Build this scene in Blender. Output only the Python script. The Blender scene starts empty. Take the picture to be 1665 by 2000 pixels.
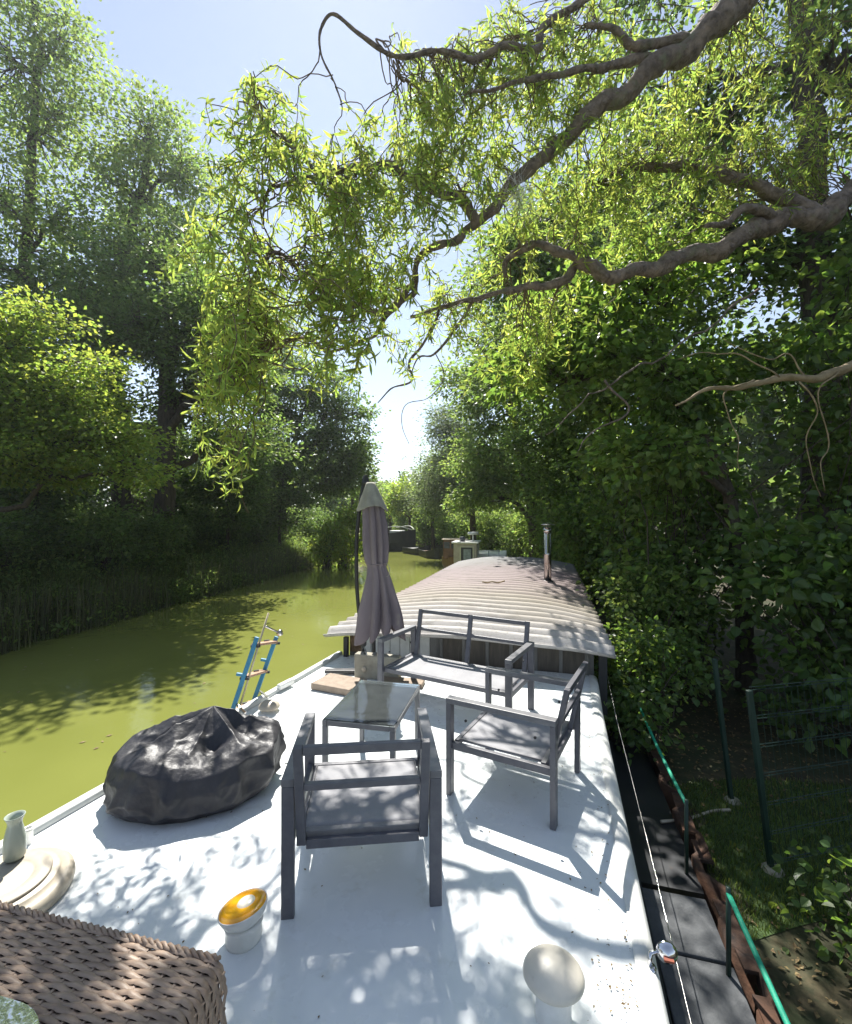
import bpy, bmesh, math, random
import numpy as np
from mathutils import Vector, Matrix, noise as mnoise

R = math.radians
SC = bpy.context.scene
COL = SC.collection
rng = np.random.default_rng(7)
random.seed(7)

# ------------------------------------------------------------------ camera, sky, sun
F = 900.0                     # focal length in photo pixels (1665 x 2000)
EYE = 1.6                     # camera above the deck (deck z = 0)
HV = 1005.0                   # horizon row
cam = bpy.data.cameras.new('camera'); camo = bpy.data.objects.new('camera', cam); COL.objects.link(camo)
cam.sensor_fit = 'HORIZONTAL'; cam.sensor_width = 36.0; cam.lens = 36.0 * F / 1665.0
cam.clip_start = 0.02; cam.clip_end = 2000
camo.location = (0, 0, EYE); camo.rotation_euler = (R(90.32), 0, 0)
SC.camera = camo

SUN_EL, SUN_AZ = R(54), R(-10)      # azimuth from +Y towards +X
S = Vector((math.sin(SUN_AZ) * math.cos(SUN_EL), math.cos(SUN_AZ) * math.cos(SUN_EL), math.sin(SUN_EL)))
W = bpy.data.worlds.new('World'); SC.world = W; W.use_nodes = True
nt = W.node_tree; nt.nodes.clear()
sky = nt.nodes.new('ShaderNodeTexSky'); sky.sky_type = 'NISHITA'; sky.sun_disc = False
sky.sun_elevation = SUN_EL; sky.sun_rotation = SUN_AZ
sky.air_density = 1.0; sky.dust_density = 0.1; sky.ozone_density = 1.0
bg = nt.nodes.new('ShaderNodeBackground'); bg.inputs[1].default_value = 0.075
wo = nt.nodes.new('ShaderNodeOutputWorld')
hs_ = nt.nodes.new('ShaderNodeHueSaturation'); hs_.inputs['Saturation'].default_value = .72
nt.links.new(sky.outputs[0], hs_.inputs['Color']); nt.links.new(hs_.outputs[0], bg.inputs[0]); nt.links.new(bg.outputs[0], wo.inputs[0])
sun = bpy.data.lights.new('sun', 'SUN'); sun.energy = 4.4; sun.angle = R(0.55); sun.color = (1, .96, .89)
suno = bpy.data.objects.new('sun', sun); COL.objects.link(suno)
suno.rotation_euler = S.to_track_quat('Z', 'Y').to_euler(); suno.location = (-3, 12, 20)
vs = SC.view_settings; vs.view_transform = 'Standard'; vs.look = 'None'; vs.gamma = 1; vs.exposure = 1.32
vs.use_curve_mapping = False
cy = SC.cycles
cy.use_denoising = True; cy.max_bounces = 7; cy.diffuse_bounces = 4; cy.glossy_bounces = 3
cy.transmission_bounces = 5; cy.transparent_max_bounces = 8; cy.sample_clamp_indirect = 6
cy.caustics_reflective = False; cy.caustics_refractive = False

# ------------------------------------------------------------------ frames of reference
YAW = R(15)                          # the boat points 15 degrees to the right of the view
CB, SB = math.cos(YAW), math.sin(YAW)
def P(u, v, y): return np.array(((u - 832.5) / F * y, y, EYE - (v - HV) / F * y))
def PD(u, v, z=0.0):
    y = F * (EYE - z) / (v - HV); return np.array(((u - 832.5) / F * y, y, z))
def b2w(x, y, z=0.0): return np.array((x * CB + y * SB, -x * SB + y * CB, z))
def w2b(X, Y): return X * CB - Y * SB, X * SB + Y * CB

# ------------------------------------------------------------------ mesh builder
class MB:
    def __init__(s): s.v = []; s.q = []; s.t = []; s.n = 0
    def add(s, V, Q=None, T=None):
        V = np.asarray(V, float).reshape(-1, 3)
        if Q is not None and len(Q): s.q.append(np.asarray(Q, np.int64).reshape(-1, 4) + s.n)
        if T is not None and len(T): s.t.append(np.asarray(T, np.int64).reshape(-1, 3) + s.n)
        s.v.append(V); s.n += len(V); return s
    def mesh(s, name, smooth=False):
        me = bpy.data.meshes.new(name)
        V = np.concatenate(s.v); Q = np.concatenate(s.q) if s.q else np.zeros((0, 4), int)
        T = np.concatenate(s.t) if s.t else np.zeros((0, 3), int)
        me.vertices.add(len(V)); me.vertices.foreach_set('co', V.astype(np.float32).ravel())
        L = np.concatenate((Q.ravel(), T.ravel())).astype(np.int32)
        me.loops.add(len(L)); me.loops.foreach_set('vertex_index', L)
        st = np.concatenate((np.arange(len(Q)) * 4, len(Q) * 4 + np.arange(len(T)) * 3)).astype(np.int32)
        me.polygons.add(len(st)); me.polygons.foreach_set('loop_start', st)
        me.polygons.foreach_set('use_smooth', np.full(len(st), smooth))
        me.update(calc_edges=True); me.validate(); return me
    def build(s, name, mat, parent=None, smooth=False, bevel=0, solid=0):
        o = bpy.data.objects.new(name, s.mesh(name, smooth)); COL.objects.link(o)
        if mat: o.data.materials.append(mat)
        if parent is not None: o.parent = parent
        if solid:
            m = o.modifiers.new('solid', 'SOLIDIFY'); m.thickness = solid; m.offset = 0
        if bevel:
            m = o.modifiers.new('bevel', 'BEVEL'); m.width = bevel; m.segments = 2; m.limit_method = 'ANGLE'
        return o
    # ---- shapes
    def box(s, c, d, rz=0):
        c = np.asarray(c, float); d = np.asarray(d, float) / 2
        V = np.array([(x, y, z) for z in (-1, 1) for y in (-1, 1) for x in (-1, 1)]) * d
        if rz:
            a, b = math.cos(rz), math.sin(rz); V = np.stack((V[:, 0] * a - V[:, 1] * b, V[:, 0] * b + V[:, 1] * a, V[:, 2]), 1)
        return s.add(V + c, [(0, 2, 3, 1), (4, 5, 7, 6), (0, 1, 5, 4), (2, 6, 7, 3), (0, 4, 6, 2), (1, 3, 7, 5)])
    def beam(s, a, b, w, h, up=(0, 0, 1)):
        a = np.asarray(a, float); b = np.asarray(b, float); d = b - a; d /= np.linalg.norm(d)
        up = np.asarray(up, float); x = np.cross(d, up)
        if np.linalg.norm(x) < 1e-4: x = np.cross(d, (0, 1, 0))
        x /= np.linalg.norm(x); z = np.cross(x, d)
        V = [e + x * sx * w / 2 + z * sz * h / 2 for e in (a, b) for sz in (-1, 1) for sx in (-1, 1)]
        return s.add(V, [(0, 1, 3, 2), (4, 6, 7, 5), (0, 4, 5, 1), (2, 3, 7, 6), (0, 2, 6, 4), (1, 5, 7, 3)])
    def tube(s, pts, rad, n=6, cap=True):
        p = np.asarray(pts, float); m = len(p); r = np.broadcast_to(np.asarray(rad, float), (m,))
        t = np.gradient(p, axis=0); t /= np.linalg.norm(t, axis=1)[:, None] + 1e-9
        ref = np.array((0.0, 0, 1)) if abs(t[0, 2]) < .8 else np.array((1.0, 0, 0))
        a = np.zeros_like(p); x = np.cross(t[0], ref); x /= np.linalg.norm(x)
        for i in range(m):
            x = x - t[i] * x.dot(t[i]); x /= np.linalg.norm(x) + 1e-9; a[i] = x
        b = np.cross(t, a); an = np.arange(n) / n * 2 * math.pi
        V = p[:, None] + (a[:, None] * np.cos(an)[None, :, None] + b[:, None] * np.sin(an)[None, :, None]) * r[:, None, None]
        i, j = np.meshgrid(np.arange(m - 1), np.arange(n), indexing='ij'); k = (j + 1) % n
        Q = np.stack((i * n + j, i * n + k, (i + 1) * n + k, (i + 1) * n + j), -1).reshape(-1, 4)
        V = V.reshape(-1, 3); T = []
        if cap:
            V = np.concatenate((V, p[:1], p[-1:])); c0, c1 = m * n, m * n + 1
            T = [(c0, (q + 1) % n, q) for q in range(n)] + [(c1, (m - 1) * n + q, (m - 1) * n + (q + 1) % n) for q in range(n)]
        return s.add(V, Q, T)
    def lathe(s, prof, n=32, c=(0, 0, 0), M=None):
        pr = np.asarray(prof, float); an = np.arange(n) / n * 2 * math.pi
        V = np.stack((pr[:, 0:1] * np.cos(an), pr[:, 0:1] * np.sin(an), np.repeat(pr[:, 1:2], n, 1)), -1)
        m = len(pr); i, j = np.meshgrid(np.arange(m - 1), np.arange(n), indexing='ij'); k = (j + 1) % n
        Q = np.stack((i * n + j, i * n + k, (i + 1) * n + k, (i + 1) * n + j), -1).reshape(-1, 4)
        V = V.reshape(-1, 3)
        if M is not None: V = V @ np.array(M.to_3x3()).T
        return s.add(V + np.asarray(c, float), Q)
    def grid(s, G):
        h, w = G.shape[:2]; i, j = np.meshgrid(np.arange(h - 1), np.arange(w - 1), indexing='ij')
        return s.add(G.reshape(-1, 3), np.stack((i * w + j, i * w + j + 1, (i + 1) * w + j + 1, (i + 1) * w + j), -1).reshape(-1, 4))

def tag(o, label=None, cat=None, group=None, kind=None):
    if label: o['label'] = label
    if cat: o['category'] = cat
    if group: o['group'] = group
    if kind: o['kind'] = kind
    return o
def empty(name, loc=(0, 0, 0), rz=0.0, **k):
    o = bpy.data.objects.new(name, None); COL.objects.link(o); o.location = loc; o.rotation_euler = (0, 0, rz)
    o.empty_display_size = .1
    return tag(o, **k)
def copy_tree(o, parent=None):
    c = o.copy(); COL.objects.link(c)
    if parent is not None: c.parent = parent
    for ch in [x for x in bpy.data.objects if x.parent == o]: copy_tree(ch, c)
    return c

# ------------------------------------------------------------------ materials
def newmat(name):
    m = bpy.data.materials.new(name); m.use_nodes = True
    t = m.node_tree; t.nodes.clear(); return m, t
def N(t, typ, **k):
    n = t.nodes.new(typ)
    for a, b in k.items(): setattr(n, a, b)
    return n
def pmat(name, c1, c2=None, scale=8, rough=.5, metal=0, spec=.5, bump=0, bscale=60, stretch=(1, 1, 1), lo=.35, hi=.65, rvar=.1,
         coat=0, detail=6, dirt=None, dscale=3, dlo=.6, dhi=.75, bdist=.01):
    m, t = newmat(name); L = t.links.new
    pb = N(t, 'ShaderNodeBsdfPrincipled'); out = N(t, 'ShaderNodeOutputMaterial'); L(pb.outputs[0], out.inputs[0])
    tc = N(t, 'ShaderNodeTexCoord'); mp = N(t, 'ShaderNodeMapping'); mp.inputs['Scale'].default_value = stretch
    L(tc.outputs['Object'], mp.inputs[0])
    nz = N(t, 'ShaderNodeTexNoise'); nz.inputs['Scale'].default_value = scale; nz.inputs['Detail'].default_value = detail
    nz.inputs['Roughness'].default_value = .62
    L(mp.outputs[0], nz.inputs[0])
    rp = N(t, 'ShaderNodeValToRGB'); rp.color_ramp.elements[0].position = lo; rp.color_ramp.elements[1].position = hi
    c2 = c2 or tuple(x * .75 for x in c1)
    rp.color_ramp.elements[0].color = (*c1, 1); rp.color_ramp.elements[1].color = (*c2, 1)
    L(nz.outputs[0], rp.inputs[0]); col = rp.outputs[0]
    if dirt:
        n2 = N(t, 'ShaderNodeTexNoise'); n2.inputs['Scale'].default_value = dscale; n2.inputs['Detail'].default_value = 9
        n2.inputs['Roughness'].default_value = .7
        L(mp.outputs[0], n2.inputs[0])
        r2 = N(t, 'ShaderNodeValToRGB'); r2.color_ramp.elements[0].position = dlo; r2.color_ramp.elements[1].position = dhi
        L(n2.outputs[0], r2.inputs[0])
        mx = N(t, 'ShaderNodeMix', data_type='RGBA'); L(r2.outputs[0], mx.inputs[0]); L(col, mx.inputs[6]); mx.inputs[7].default_value = (*dirt, 1)
        col = mx.outputs[2]
    L(col, pb.inputs['Base Color'])
    mr = N(t, 'ShaderNodeMapRange'); L(nz.outputs[0], mr.inputs[0]); mr.inputs[3].default_value = max(0, rough - rvar); mr.inputs[4].default_value = min(1, rough + rvar)
    L(mr.outputs[0], pb.inputs['Roughness'])
    pb.inputs['Metallic'].default_value = metal; pb.inputs['Specular IOR Level'].default_value = spec; pb.inputs['Coat Weight'].default_value = coat
    if bump:
        n3 = N(t, 'ShaderNodeTexNoise'); n3.inputs['Scale'].default_value = bscale; n3.inputs['Detail'].default_value = 5
        L(mp.outputs[0], n3.inputs[0])
        bp = N(t, 'ShaderNodeBump'); bp.inputs['Strength'].default_value = bump; bp.inputs['Distance'].default_value = bdist
        L(n3.outputs[0], bp.inputs['Height']); L(bp.outputs[0], pb.inputs['Normal'])
    m['_p'] = 1
    return m
def leafmat(name, c, tr, mix=.45, rough=.42, var=.45, spec=.4, yellow=.15):
    m, t = newmat(name); L = t.links.new
    gi = N(t, 'ShaderNodeNewGeometry'); out = N(t, 'ShaderNodeOutputMaterial')
    mr = N(t, 'ShaderNodeMapRange'); L(gi.outputs['Random Per Island'], mr.inputs[0]); mr.inputs[3].default_value = 1 - var; mr.inputs[4].default_value = 1 + var
    wn = N(t, 'ShaderNodeTexWhiteNoise', noise_dimensions='1D'); L(gi.outputs['Random Per Island'], wn.inputs['W'])
    mh = N(t, 'ShaderNodeMapRange'); L(wn.outputs[0], mh.inputs[0]); mh.inputs[3].default_value = .5 - .018 * (1 + yellow * 2); mh.inputs[4].default_value = .515
    def hs(col):
        h = N(t, 'ShaderNodeHueSaturation'); h.inputs['Color'].default_value = (*col, 1); L(mr.outputs[0], h.inputs['Value']); L(mh.outputs[0], h.inputs['Hue'])
        return h.outputs[0]
    pb = N(t, 'ShaderNodeBsdfPrincipled'); L(hs(c), pb.inputs['Base Color']); pb.inputs['Roughness'].default_value = rough; pb.inputs['Specular IOR Level'].default_value = spec
    tl = N(t, 'ShaderNodeBsdfTranslucent'); L(hs(tr), tl.inputs[0])
    mx = N(t, 'ShaderNodeMixShader'); mx.inputs[0].default_value = mix; L(pb.outputs[0], mx.inputs[1]); L(tl.outputs[0], mx.inputs[2])
    L(mx.outputs[0], out.inputs[0]); return m

M = {}
M['deck'] = pmat('white_deck_paint', (.80, .83, .83), (.74, .78, .79), 2.5, .27, bump=.05, bscale=120, dirt=(.50, .50, .44), dscale=7, dlo=.57, dhi=.9, rvar=.12, coat=.2)
M['white'] = pmat('white_paint', (.78, .78, .75), (.66, .66, .62), 9, .4, bump=.1, bscale=50, dirt=(.4, .37, .3), dscale=9, dlo=.62, dhi=.8)
M['cream'] = pmat('cream_paint', (.47, .42, .33), (.37, .32, .25), 7, .45, bump=.08, dirt=(.3, .25, .17), dscale=11, dlo=.6, dhi=.8)
M['offwhite'] = pmat('off_white_vent', (.66, .62, .53), (.56, .52, .44), 6, .4, bump=.06, dirt=(.4, .33, .24), dscale=12, dlo=.64, dhi=.8)
M['metal'] = pmat('grey_powder_coat', (.12, .12, .135), (.09, .09, .105), 20, .42, bump=.06, bscale=300, rvar=.06)
M['metalt'] = pmat('grey_powder_coat_pale', (.17, .17, .18), (.13, .13, .14), 20, .4, bump=.06, bscale=300, rvar=.06)
M['sling'] = pmat('grey_sling_textile', (.30, .30, .315), (.25, .25, .265), 6, .75, bump=.35, bscale=420)
M['cover'] = pmat('black_plastic_cover', (.022, .022, .026), (.040, .039, .044), 5, .52, bump=.5, bscale=13, bdist=.022, rvar=.12, dirt=(.075, .07, .065), dscale=5, dlo=.55, dhi=.8)
M['canvas'] = pmat('mauve_grey_canvas', (.20, .165, .175), (.145, .12, .13), 4, .85, bump=.3, bscale=250, stretch=(1, 1, .4), dirt=(.25, .22, .19), dscale=6)
M['canvas2'] = pmat('faded_canvas', (.36, .35, .30), (.25, .24, .21), 6, .85, bump=.3, bscale=250)
M['black'] = pmat('black_metal', (.02, .02, .022), (.03, .03, .032), 10, .4)
M['hull'] = pmat('dark_hull_paint', (.018, .02, .024), (.03, .032, .036), 4, .45, dirt=(.08, .05, .03), dscale=4)
M['blue'] = pmat('blue_paint', (.03, .17, .31), (.05, .24, .38), 8, .45, dirt=(.02, .06, .1), dscale=12)
M['wood'] = pmat('weathered_tread_wood', (.42, .26, .17), (.31, .19, .12), 9, .7, bump=.3, bscale=40, stretch=(1, 6, 6))
M['pole'] = pmat('bare_pole_wood', (.5, .44, .30), (.38, .32, .2), 9, .6, bump=.1, stretch=(1, 1, .2))
M['steel'] = pmat('stainless_steel', (.55, .54, .52), (.42, .40, .38), 6, .22, metal=1, bump=.02, dirt=(.3, .2, .13), dscale=5)
M['chrome'] = pmat('chrome', (.75, .75, .76), (.6, .6, .62), 6, .1, metal=1)
M['stone'] = pmat('beige_stone', (.36, .34, .27), (.27, .25, .2), 14, .85, bump=.5, bscale=60)
M['brownslab'] = pmat('brown_rubber_slab', (.31, .24, .18), (.24, .185, .14), 20, .8, bump=.3)
M['panelwood'] = pmat('grey_brown_panel', (.135, .115, .092), (.085, .075, .062), 5, .75, bump=.35, bscale=30, stretch=(5, 5, .6), dirt=(.2, .18, .15), dscale=6)
M['batten'] = pmat('grey_batten', (.22, .215, .2), (.15, .145, .135), 6, .7, bump=.2, stretch=(4, 4, .5))
M['rotten'] = pmat('rotten_wood', (.3, .2, .12), (.1, .06, .03), 14, .9, bump=.8, bscale=40)
M['bark'] = pmat('bark', (.10, .08, .062), (.05, .04, .032), 14, .9, bump=1, bscale=30, stretch=(1, 1, .25), bdist=.05)
M['wbark'] = pmat('willow_bark', (.25, .195, .16), (.085, .065, .055), 11, .88, bump=1, bscale=22, bdist=.045, detail=9, dirt=(.16, .17, .10), dscale=5, dlo=.55, dhi=.7)
M['twig'] = pmat('twig_bark', (.15, .10, .055), (.10, .07, .04), 9, .8)
M['deadtwig'] = pmat('dead_wood', (.36, .28, .17), (.2, .15, .08), 9, .85, bump=.5)
M['rust'] = pmat('rusty_sheet_pile', (.10, .046, .024), (.015, .012, .011), 6, .9, bump=.6, bscale=30)
M['concrete'] = pmat('concrete_slab', (.10, .105, .11), (.055, .06, .066), 5, .85, bump=.4, bscale=60)
M['fence'] = pmat('green_fence_coat', (.008, .028, .02), (.012, .038, .027), 6, .5)
M['rope'] = pmat('green_rope', (.01, .28, .17), (.02, .36, .22), 30, .6, bump=.3, bscale=200)
M['vase'] = pmat('pale_green_glaze', (.36, .41, .35), (.27, .31, .27), 6, .3, bump=.1, bscale=30, stretch=(1, 1, .3))
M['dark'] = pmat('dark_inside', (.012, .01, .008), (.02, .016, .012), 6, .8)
M['yellow'] = pmat('yellow_glaze', (.85, .45, .015), (.80, .33, .01), 9, .22, dirt=(.3, .14, .02), dscale=14, dlo=.66, dhi=.74, stretch=(1, 3, 1), coat=.5)
M['ratt'] = pmat('brown_rattan', (.37, .27, .195), (.23, .16, .115), 16, .5, bump=.15, stretch=(.5, 3, 3))
M['blockd'] = pmat('dark_light_block', (.016, .013, .012), (.022, .018, .016), 16, .7)
M['red'] = pmat('faded_red_paint', (.35, .06, .05), (.25, .05, .04), 4, .5)
M['brownboat'] = pmat('varnished_wood', (.20, .09, .04), (.12, .05, .025), 5, .4, stretch=(1, 1, 5))
M['tarp'] = pmat('sandy_tarpaulin', (.46, .38, .29), (.34, .28, .21), 2, .8, bump=.3, bscale=6)
M['glassdark'] = pmat('dark_window_glass', (.02, .025, .03), (.03, .035, .04), 3, .08)
M['litter'] = pmat('dry_leaf_litter', (.25, .19, .08), (.11, .06, .03), 40, .8)
M['web'] = pmat('cobweb_silk', (.75, .75, .75), (.6, .6, .6), 6, .6)
M['roofm'] = None
def roofmat():
    m, t = newmat('weathered_corrugated_sheet'); L = t.links.new
    pb = N(t, 'ShaderNodeBsdfPrincipled'); out = N(t, 'ShaderNodeOutputMaterial'); L(pb.outputs[0], out.inputs[0])
    tc = N(t, 'ShaderNodeTexCoord')
    def noi(sc, st, d=8, r=.65):
        mp = N(t, 'ShaderNodeMapping'); mp.inputs['Scale'].default_value = st; L(tc.outputs['Object'], mp.inputs[0])
        n = N(t, 'ShaderNodeTexNoise'); n.inputs['Scale'].default_value = sc; n.inputs['Detail'].default_value = d; n.inputs['Roughness'].default_value = r
        L(mp.outputs[0], n.inputs[0]); return n.outputs[0]
    def ramp(f, els):
        r = N(t, 'ShaderNodeValToRGB'); cr = r.color_ramp
        while len(cr.elements) < len(els): cr.elements.new(.5)
        for e, (p, c) in zip(cr.elements, els): e.position = p; e.color = (*c, 1)
        L(f, r.inputs[0]); return r.outputs[0]
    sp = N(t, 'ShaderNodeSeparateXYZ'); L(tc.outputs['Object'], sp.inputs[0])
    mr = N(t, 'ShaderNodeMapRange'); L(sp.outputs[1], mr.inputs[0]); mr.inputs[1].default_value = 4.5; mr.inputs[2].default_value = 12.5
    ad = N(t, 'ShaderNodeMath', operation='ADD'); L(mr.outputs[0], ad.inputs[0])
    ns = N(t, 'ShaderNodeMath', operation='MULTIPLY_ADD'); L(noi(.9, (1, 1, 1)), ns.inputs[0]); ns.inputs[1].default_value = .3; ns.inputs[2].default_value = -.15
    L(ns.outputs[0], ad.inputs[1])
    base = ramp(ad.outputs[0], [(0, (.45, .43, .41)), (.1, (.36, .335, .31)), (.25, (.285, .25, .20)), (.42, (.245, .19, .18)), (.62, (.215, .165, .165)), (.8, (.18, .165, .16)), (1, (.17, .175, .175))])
    mx = N(t, 'ShaderNodeMix', data_type='RGBA'); L(ramp(noi(5, (.6, 2.2, 1)), [(.52, (0, 0, 0)), (.75, (.85, .85, .85))]), mx.inputs[0]); L(base, mx.inputs[6]); mx.inputs[7].default_value = (.10, .085, .06, 1)
    m2 = N(t, 'ShaderNodeMix', data_type='RGBA'); L(ramp(noi(30, (1, 1, 1)), [(.55, (0, 0, 0)), (.75, (.6, .6, .6))]), m2.inputs[0]); L(mx.outputs[2], m2.inputs[6]); m2.inputs[7].default_value = (.16, .14, .09, 1)
    L(m2.outputs[2], pb.inputs['Base Color']); pb.inputs['Roughness'].default_value = .72
    bp = N(t, 'ShaderNodeBump'); bp.inputs['Strength'].default_value = .3; bp.inputs['Distance'].default_value = .01; L(noi(60, (1, 1, 1)), bp.inputs['Height']); L(bp.outputs[0], pb.inputs['Normal'])
    return m
M['roofm'] = roofmat()
def watermat():
    m, t = newmat('green_canal_water'); L = t.links.new
    pb = N(t, 'ShaderNodeBsdfPrincipled'); out = N(t, 'ShaderNodeOutputMaterial'); L(pb.outputs[0], out.inputs[0])
    tc = N(t, 'ShaderNodeTexCoord')
    n = N(t, 'ShaderNodeTexNoise'); n.inputs['Scale'].default_value = .35; n.inputs['Detail'].default_value = 4; L(tc.outputs['Object'], n.inputs[0])
    r = N(t, 'ShaderNodeValToRGB'); r.color_ramp.elements[0].color = (.155, .172, .04, 1); r.color_ramp.elements[1].color = (.198, .214, .055, 1)
    r.color_ramp.elements[0].position = .3; r.color_ramp.elements[1].position = .7
    L(n.outputs[0], r.inputs[0]); L(r.outputs[0], pb.inputs['Base Color'])
    pb.inputs['Roughness'].default_value = .07; pb.inputs['IOR'].default_value = 1.33
    mp = N(t, 'ShaderNodeMapping'); mp.inputs['Scale'].default_value = (1, 1, 1); L(tc.outputs['Object'], mp.inputs[0])
    a = N(t, 'ShaderNodeTexNoise'); a.inputs['Scale'].default_value = 5; a.inputs['Detail'].default_value = 5; a.inputs['Distortion'].default_value = .6; L(mp.outputs[0], a.inputs[0])
    b = N(t, 'ShaderNodeTexNoise'); b.inputs['Scale'].default_value = .8; b.inputs['Detail'].default_value = 2; L(mp.outputs[0], b.inputs[0])
    mu = N(t, 'ShaderNodeMath', operation='MULTIPLY'); L(a.outputs[0], mu.inputs[0]); L(b.outputs[0], mu.inputs[1])
    bp = N(t, 'ShaderNodeBump'); bp.inputs['Strength'].default_value = .13; bp.inputs['Distance'].default_value = .05
    L(mu.outputs[0], bp.inputs['Height']); L(bp.outputs[0], pb.inputs['Normal'])
    return m
M['water'] = watermat()
M['soil'] = pmat('bank_soil', (.045, .032, .02), (.03, .045, .015), 1.2, .95, bump=.8, bscale=14, dirt=(.10, .075, .04), dscale=5, dlo=.5, dhi=.7)
M['lawn'] = pmat('lawn_soil', (.05, .09, .02), (.035, .065, .015), 5, .9, bump=.6, bscale=60)
def glassmat(name, tint=(.9, .97, .95), rough=.02, bump=0):
    m, t = newmat(name); L = t.links.new
    out = N(t, 'ShaderNodeOutputMaterial'); g = N(t, 'ShaderNodeBsdfGlossy'); g.inputs['Roughness'].default_value = rough
    tr = N(t, 'ShaderNodeBsdfTransparent'); tr.inputs[0].default_value = (*tint, 1)
    fr = N(t, 'ShaderNodeFresnel'); fr.inputs[0].default_value = 1.5
    df = N(t, 'ShaderNodeBsdfDiffuse'); df.inputs[0].default_value = (.35, .40, .40, 1)
    tc = N(t, 'ShaderNodeTexCoord'); nz = N(t, 'ShaderNodeTexNoise'); nz.inputs['Scale'].default_value = 9; nz.inputs['Detail'].default_value = 8; L(tc.outputs['Object'], nz.inputs[0])
    mr = N(t, 'ShaderNodeMapRange'); L(nz.outputs[0], mr.inputs[0]); mr.inputs[3].default_value = .04; mr.inputs[4].default_value = .22
    m1 = N(t, 'ShaderNodeMixShader'); L(mr.outputs[0], m1.inputs[0]); L(tr.outputs[0], m1.inputs[1]); L(df.outputs[0], m1.inputs[2])
    m2 = N(t, 'ShaderNodeMixShader'); L(fr.outputs[0], m2.inputs[0]); L(m1.outputs[0], m2.inputs[1]); L(g.outputs[0], m2.inputs[2])
    if bump:
        n3 = N(t, 'ShaderNodeTexNoise'); n3.inputs['Scale'].default_value = 40; L(tc.outputs['Object'], n3.inputs[0])
        bp = N(t, 'ShaderNodeBump'); bp.inputs['Strength'].default_value = bump; bp.inputs['Distance'].default_value = .004; L(n3.outputs[0], bp.inputs['Height']); L(bp.outputs[0], g.inputs['Normal'])
    L(m2.outputs[0], out.inputs[0]); return m
M['glass'] = glassmat('table_glass', bump=.15)
LM = {
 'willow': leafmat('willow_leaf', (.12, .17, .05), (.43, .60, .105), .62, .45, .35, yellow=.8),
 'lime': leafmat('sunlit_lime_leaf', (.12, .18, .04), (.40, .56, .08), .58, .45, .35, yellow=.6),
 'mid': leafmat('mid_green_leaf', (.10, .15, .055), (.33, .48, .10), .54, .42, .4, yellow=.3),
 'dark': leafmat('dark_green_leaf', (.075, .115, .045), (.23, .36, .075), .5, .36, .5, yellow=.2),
 'pale': leafmat('pale_grey_green_leaf', (.12, .15, .085), (.26, .34, .14), .5, .5, .4),
 'hazel': leafmat('broad_hazel_leaf', (.08, .13, .05), (.27, .43, .06), .5, .32, .45),
 'grass': leafmat('grass_blade', (.08, .12, .035), (.2, .3, .05), .45, .5, .5, yellow=.8),
 'reed': leafmat('reed_blade', (.11, .12, .06), (.2, .24, .09), .4, .55, .5, yellow=.8),
}

# ------------------------------------------------------------------ foliage tools
def nrm(a): return a / (np.linalg.norm(a, axis=-1, keepdims=True) + 1e-9)
def add_leaves(mb, pos, d, n, Ln, Wd, shape='rhomb', fold=.18):
    d = nrm(d); s = nrm(np.cross(d, n)); n = np.cross(s, d); k = len(pos)
    Ln = np.broadcast_to(Ln, (k,))[:, None]; Wd = np.broadcast_to(Wd, (k,))[:, None]
    b = np.arange(k)[:, None]
    if shape == 'rhomb':
        V = np.stack((pos, pos + d * Ln * .48 + s * Wd * .5 + n * Wd * fold, pos + d * Ln, pos + d * Ln * .48 - s * Wd * .5 + n * Wd * fold), 1)
        mb.add(V, None, np.concatenate((b * 4 + [[0, 1, 2]], b * 4 + [[0, 2, 3]])))
    elif shape == 'broad':
        c = n * Wd
        def pt(a, w, f): return pos + d * Ln * a + s * Wd * w + c * f
        V = np.stack((pos, pt(.14, .33, .12), pt(.42, .5, .16), pt(.74, .34, .06), pos + d * Ln - n * Ln * .16, pt(.74, -.34, .06), pt(.42, -.5, .16), pt(.14, -.33, .12)), 1)
        mb.add(V, np.concatenate((b * 8 + [[0, 1, 2, 3]], b * 8 + [[0, 5, 6, 7]])), np.concatenate((b * 8 + [[0, 3, 4]], b * 8 + [[0, 4, 5]])))
    else:
        V = np.stack((pos, pos + d * Ln * .25 + s * Wd * .42 + n * Wd * fold, pos + d * Ln * .62 + s * Wd * .46 + n * Wd * fold * .8, pos + d * Ln - n * Ln * .12,
                      pos + d * Ln * .62 - s * Wd * .46 + n * Wd * fold * .8, pos + d * Ln * .25 - s * Wd * .42 + n * Wd * fold), 1)
        mb.add(V, np.concatenate((b * 6 + [[0, 1, 2, 3]], b * 6 + [[0, 3, 4, 5]])))
def curled(mb, pos, d, n, Ln, Wd, curl):
    k = len(pos); d = nrm(d); s = nrm(np.cross(d, n)); n = np.cross(s, d)
    st = 5; prof = [.12, .8, 1, .62, .05]; cur = pos.copy(); V = []
    for i in range(st):
        a = (curl * (i / (st - 1)))[:, None]
        dd = d * np.cos(a) + n * np.sin(a)
        V += [cur + s * (Wd * prof[i] * .5)[:, None], cur - s * (Wd * prof[i] * .5)[:, None]]
        cur = cur + dd * (Ln / (st - 1))[:, None]
    V = np.stack(V, 1); b = np.arange(k)[:, None]
    mb.add(V, np.concatenate([b * 10 + [[2 * i, 2 * i + 2, 2 * i + 3, 2 * i + 1]] for i in range(4)]))
def rdir(k, up=0.0):
    v = rng.normal(size=(k, 3)); v = nrm(v); v[:, 2] += up; return nrm(v)
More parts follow.
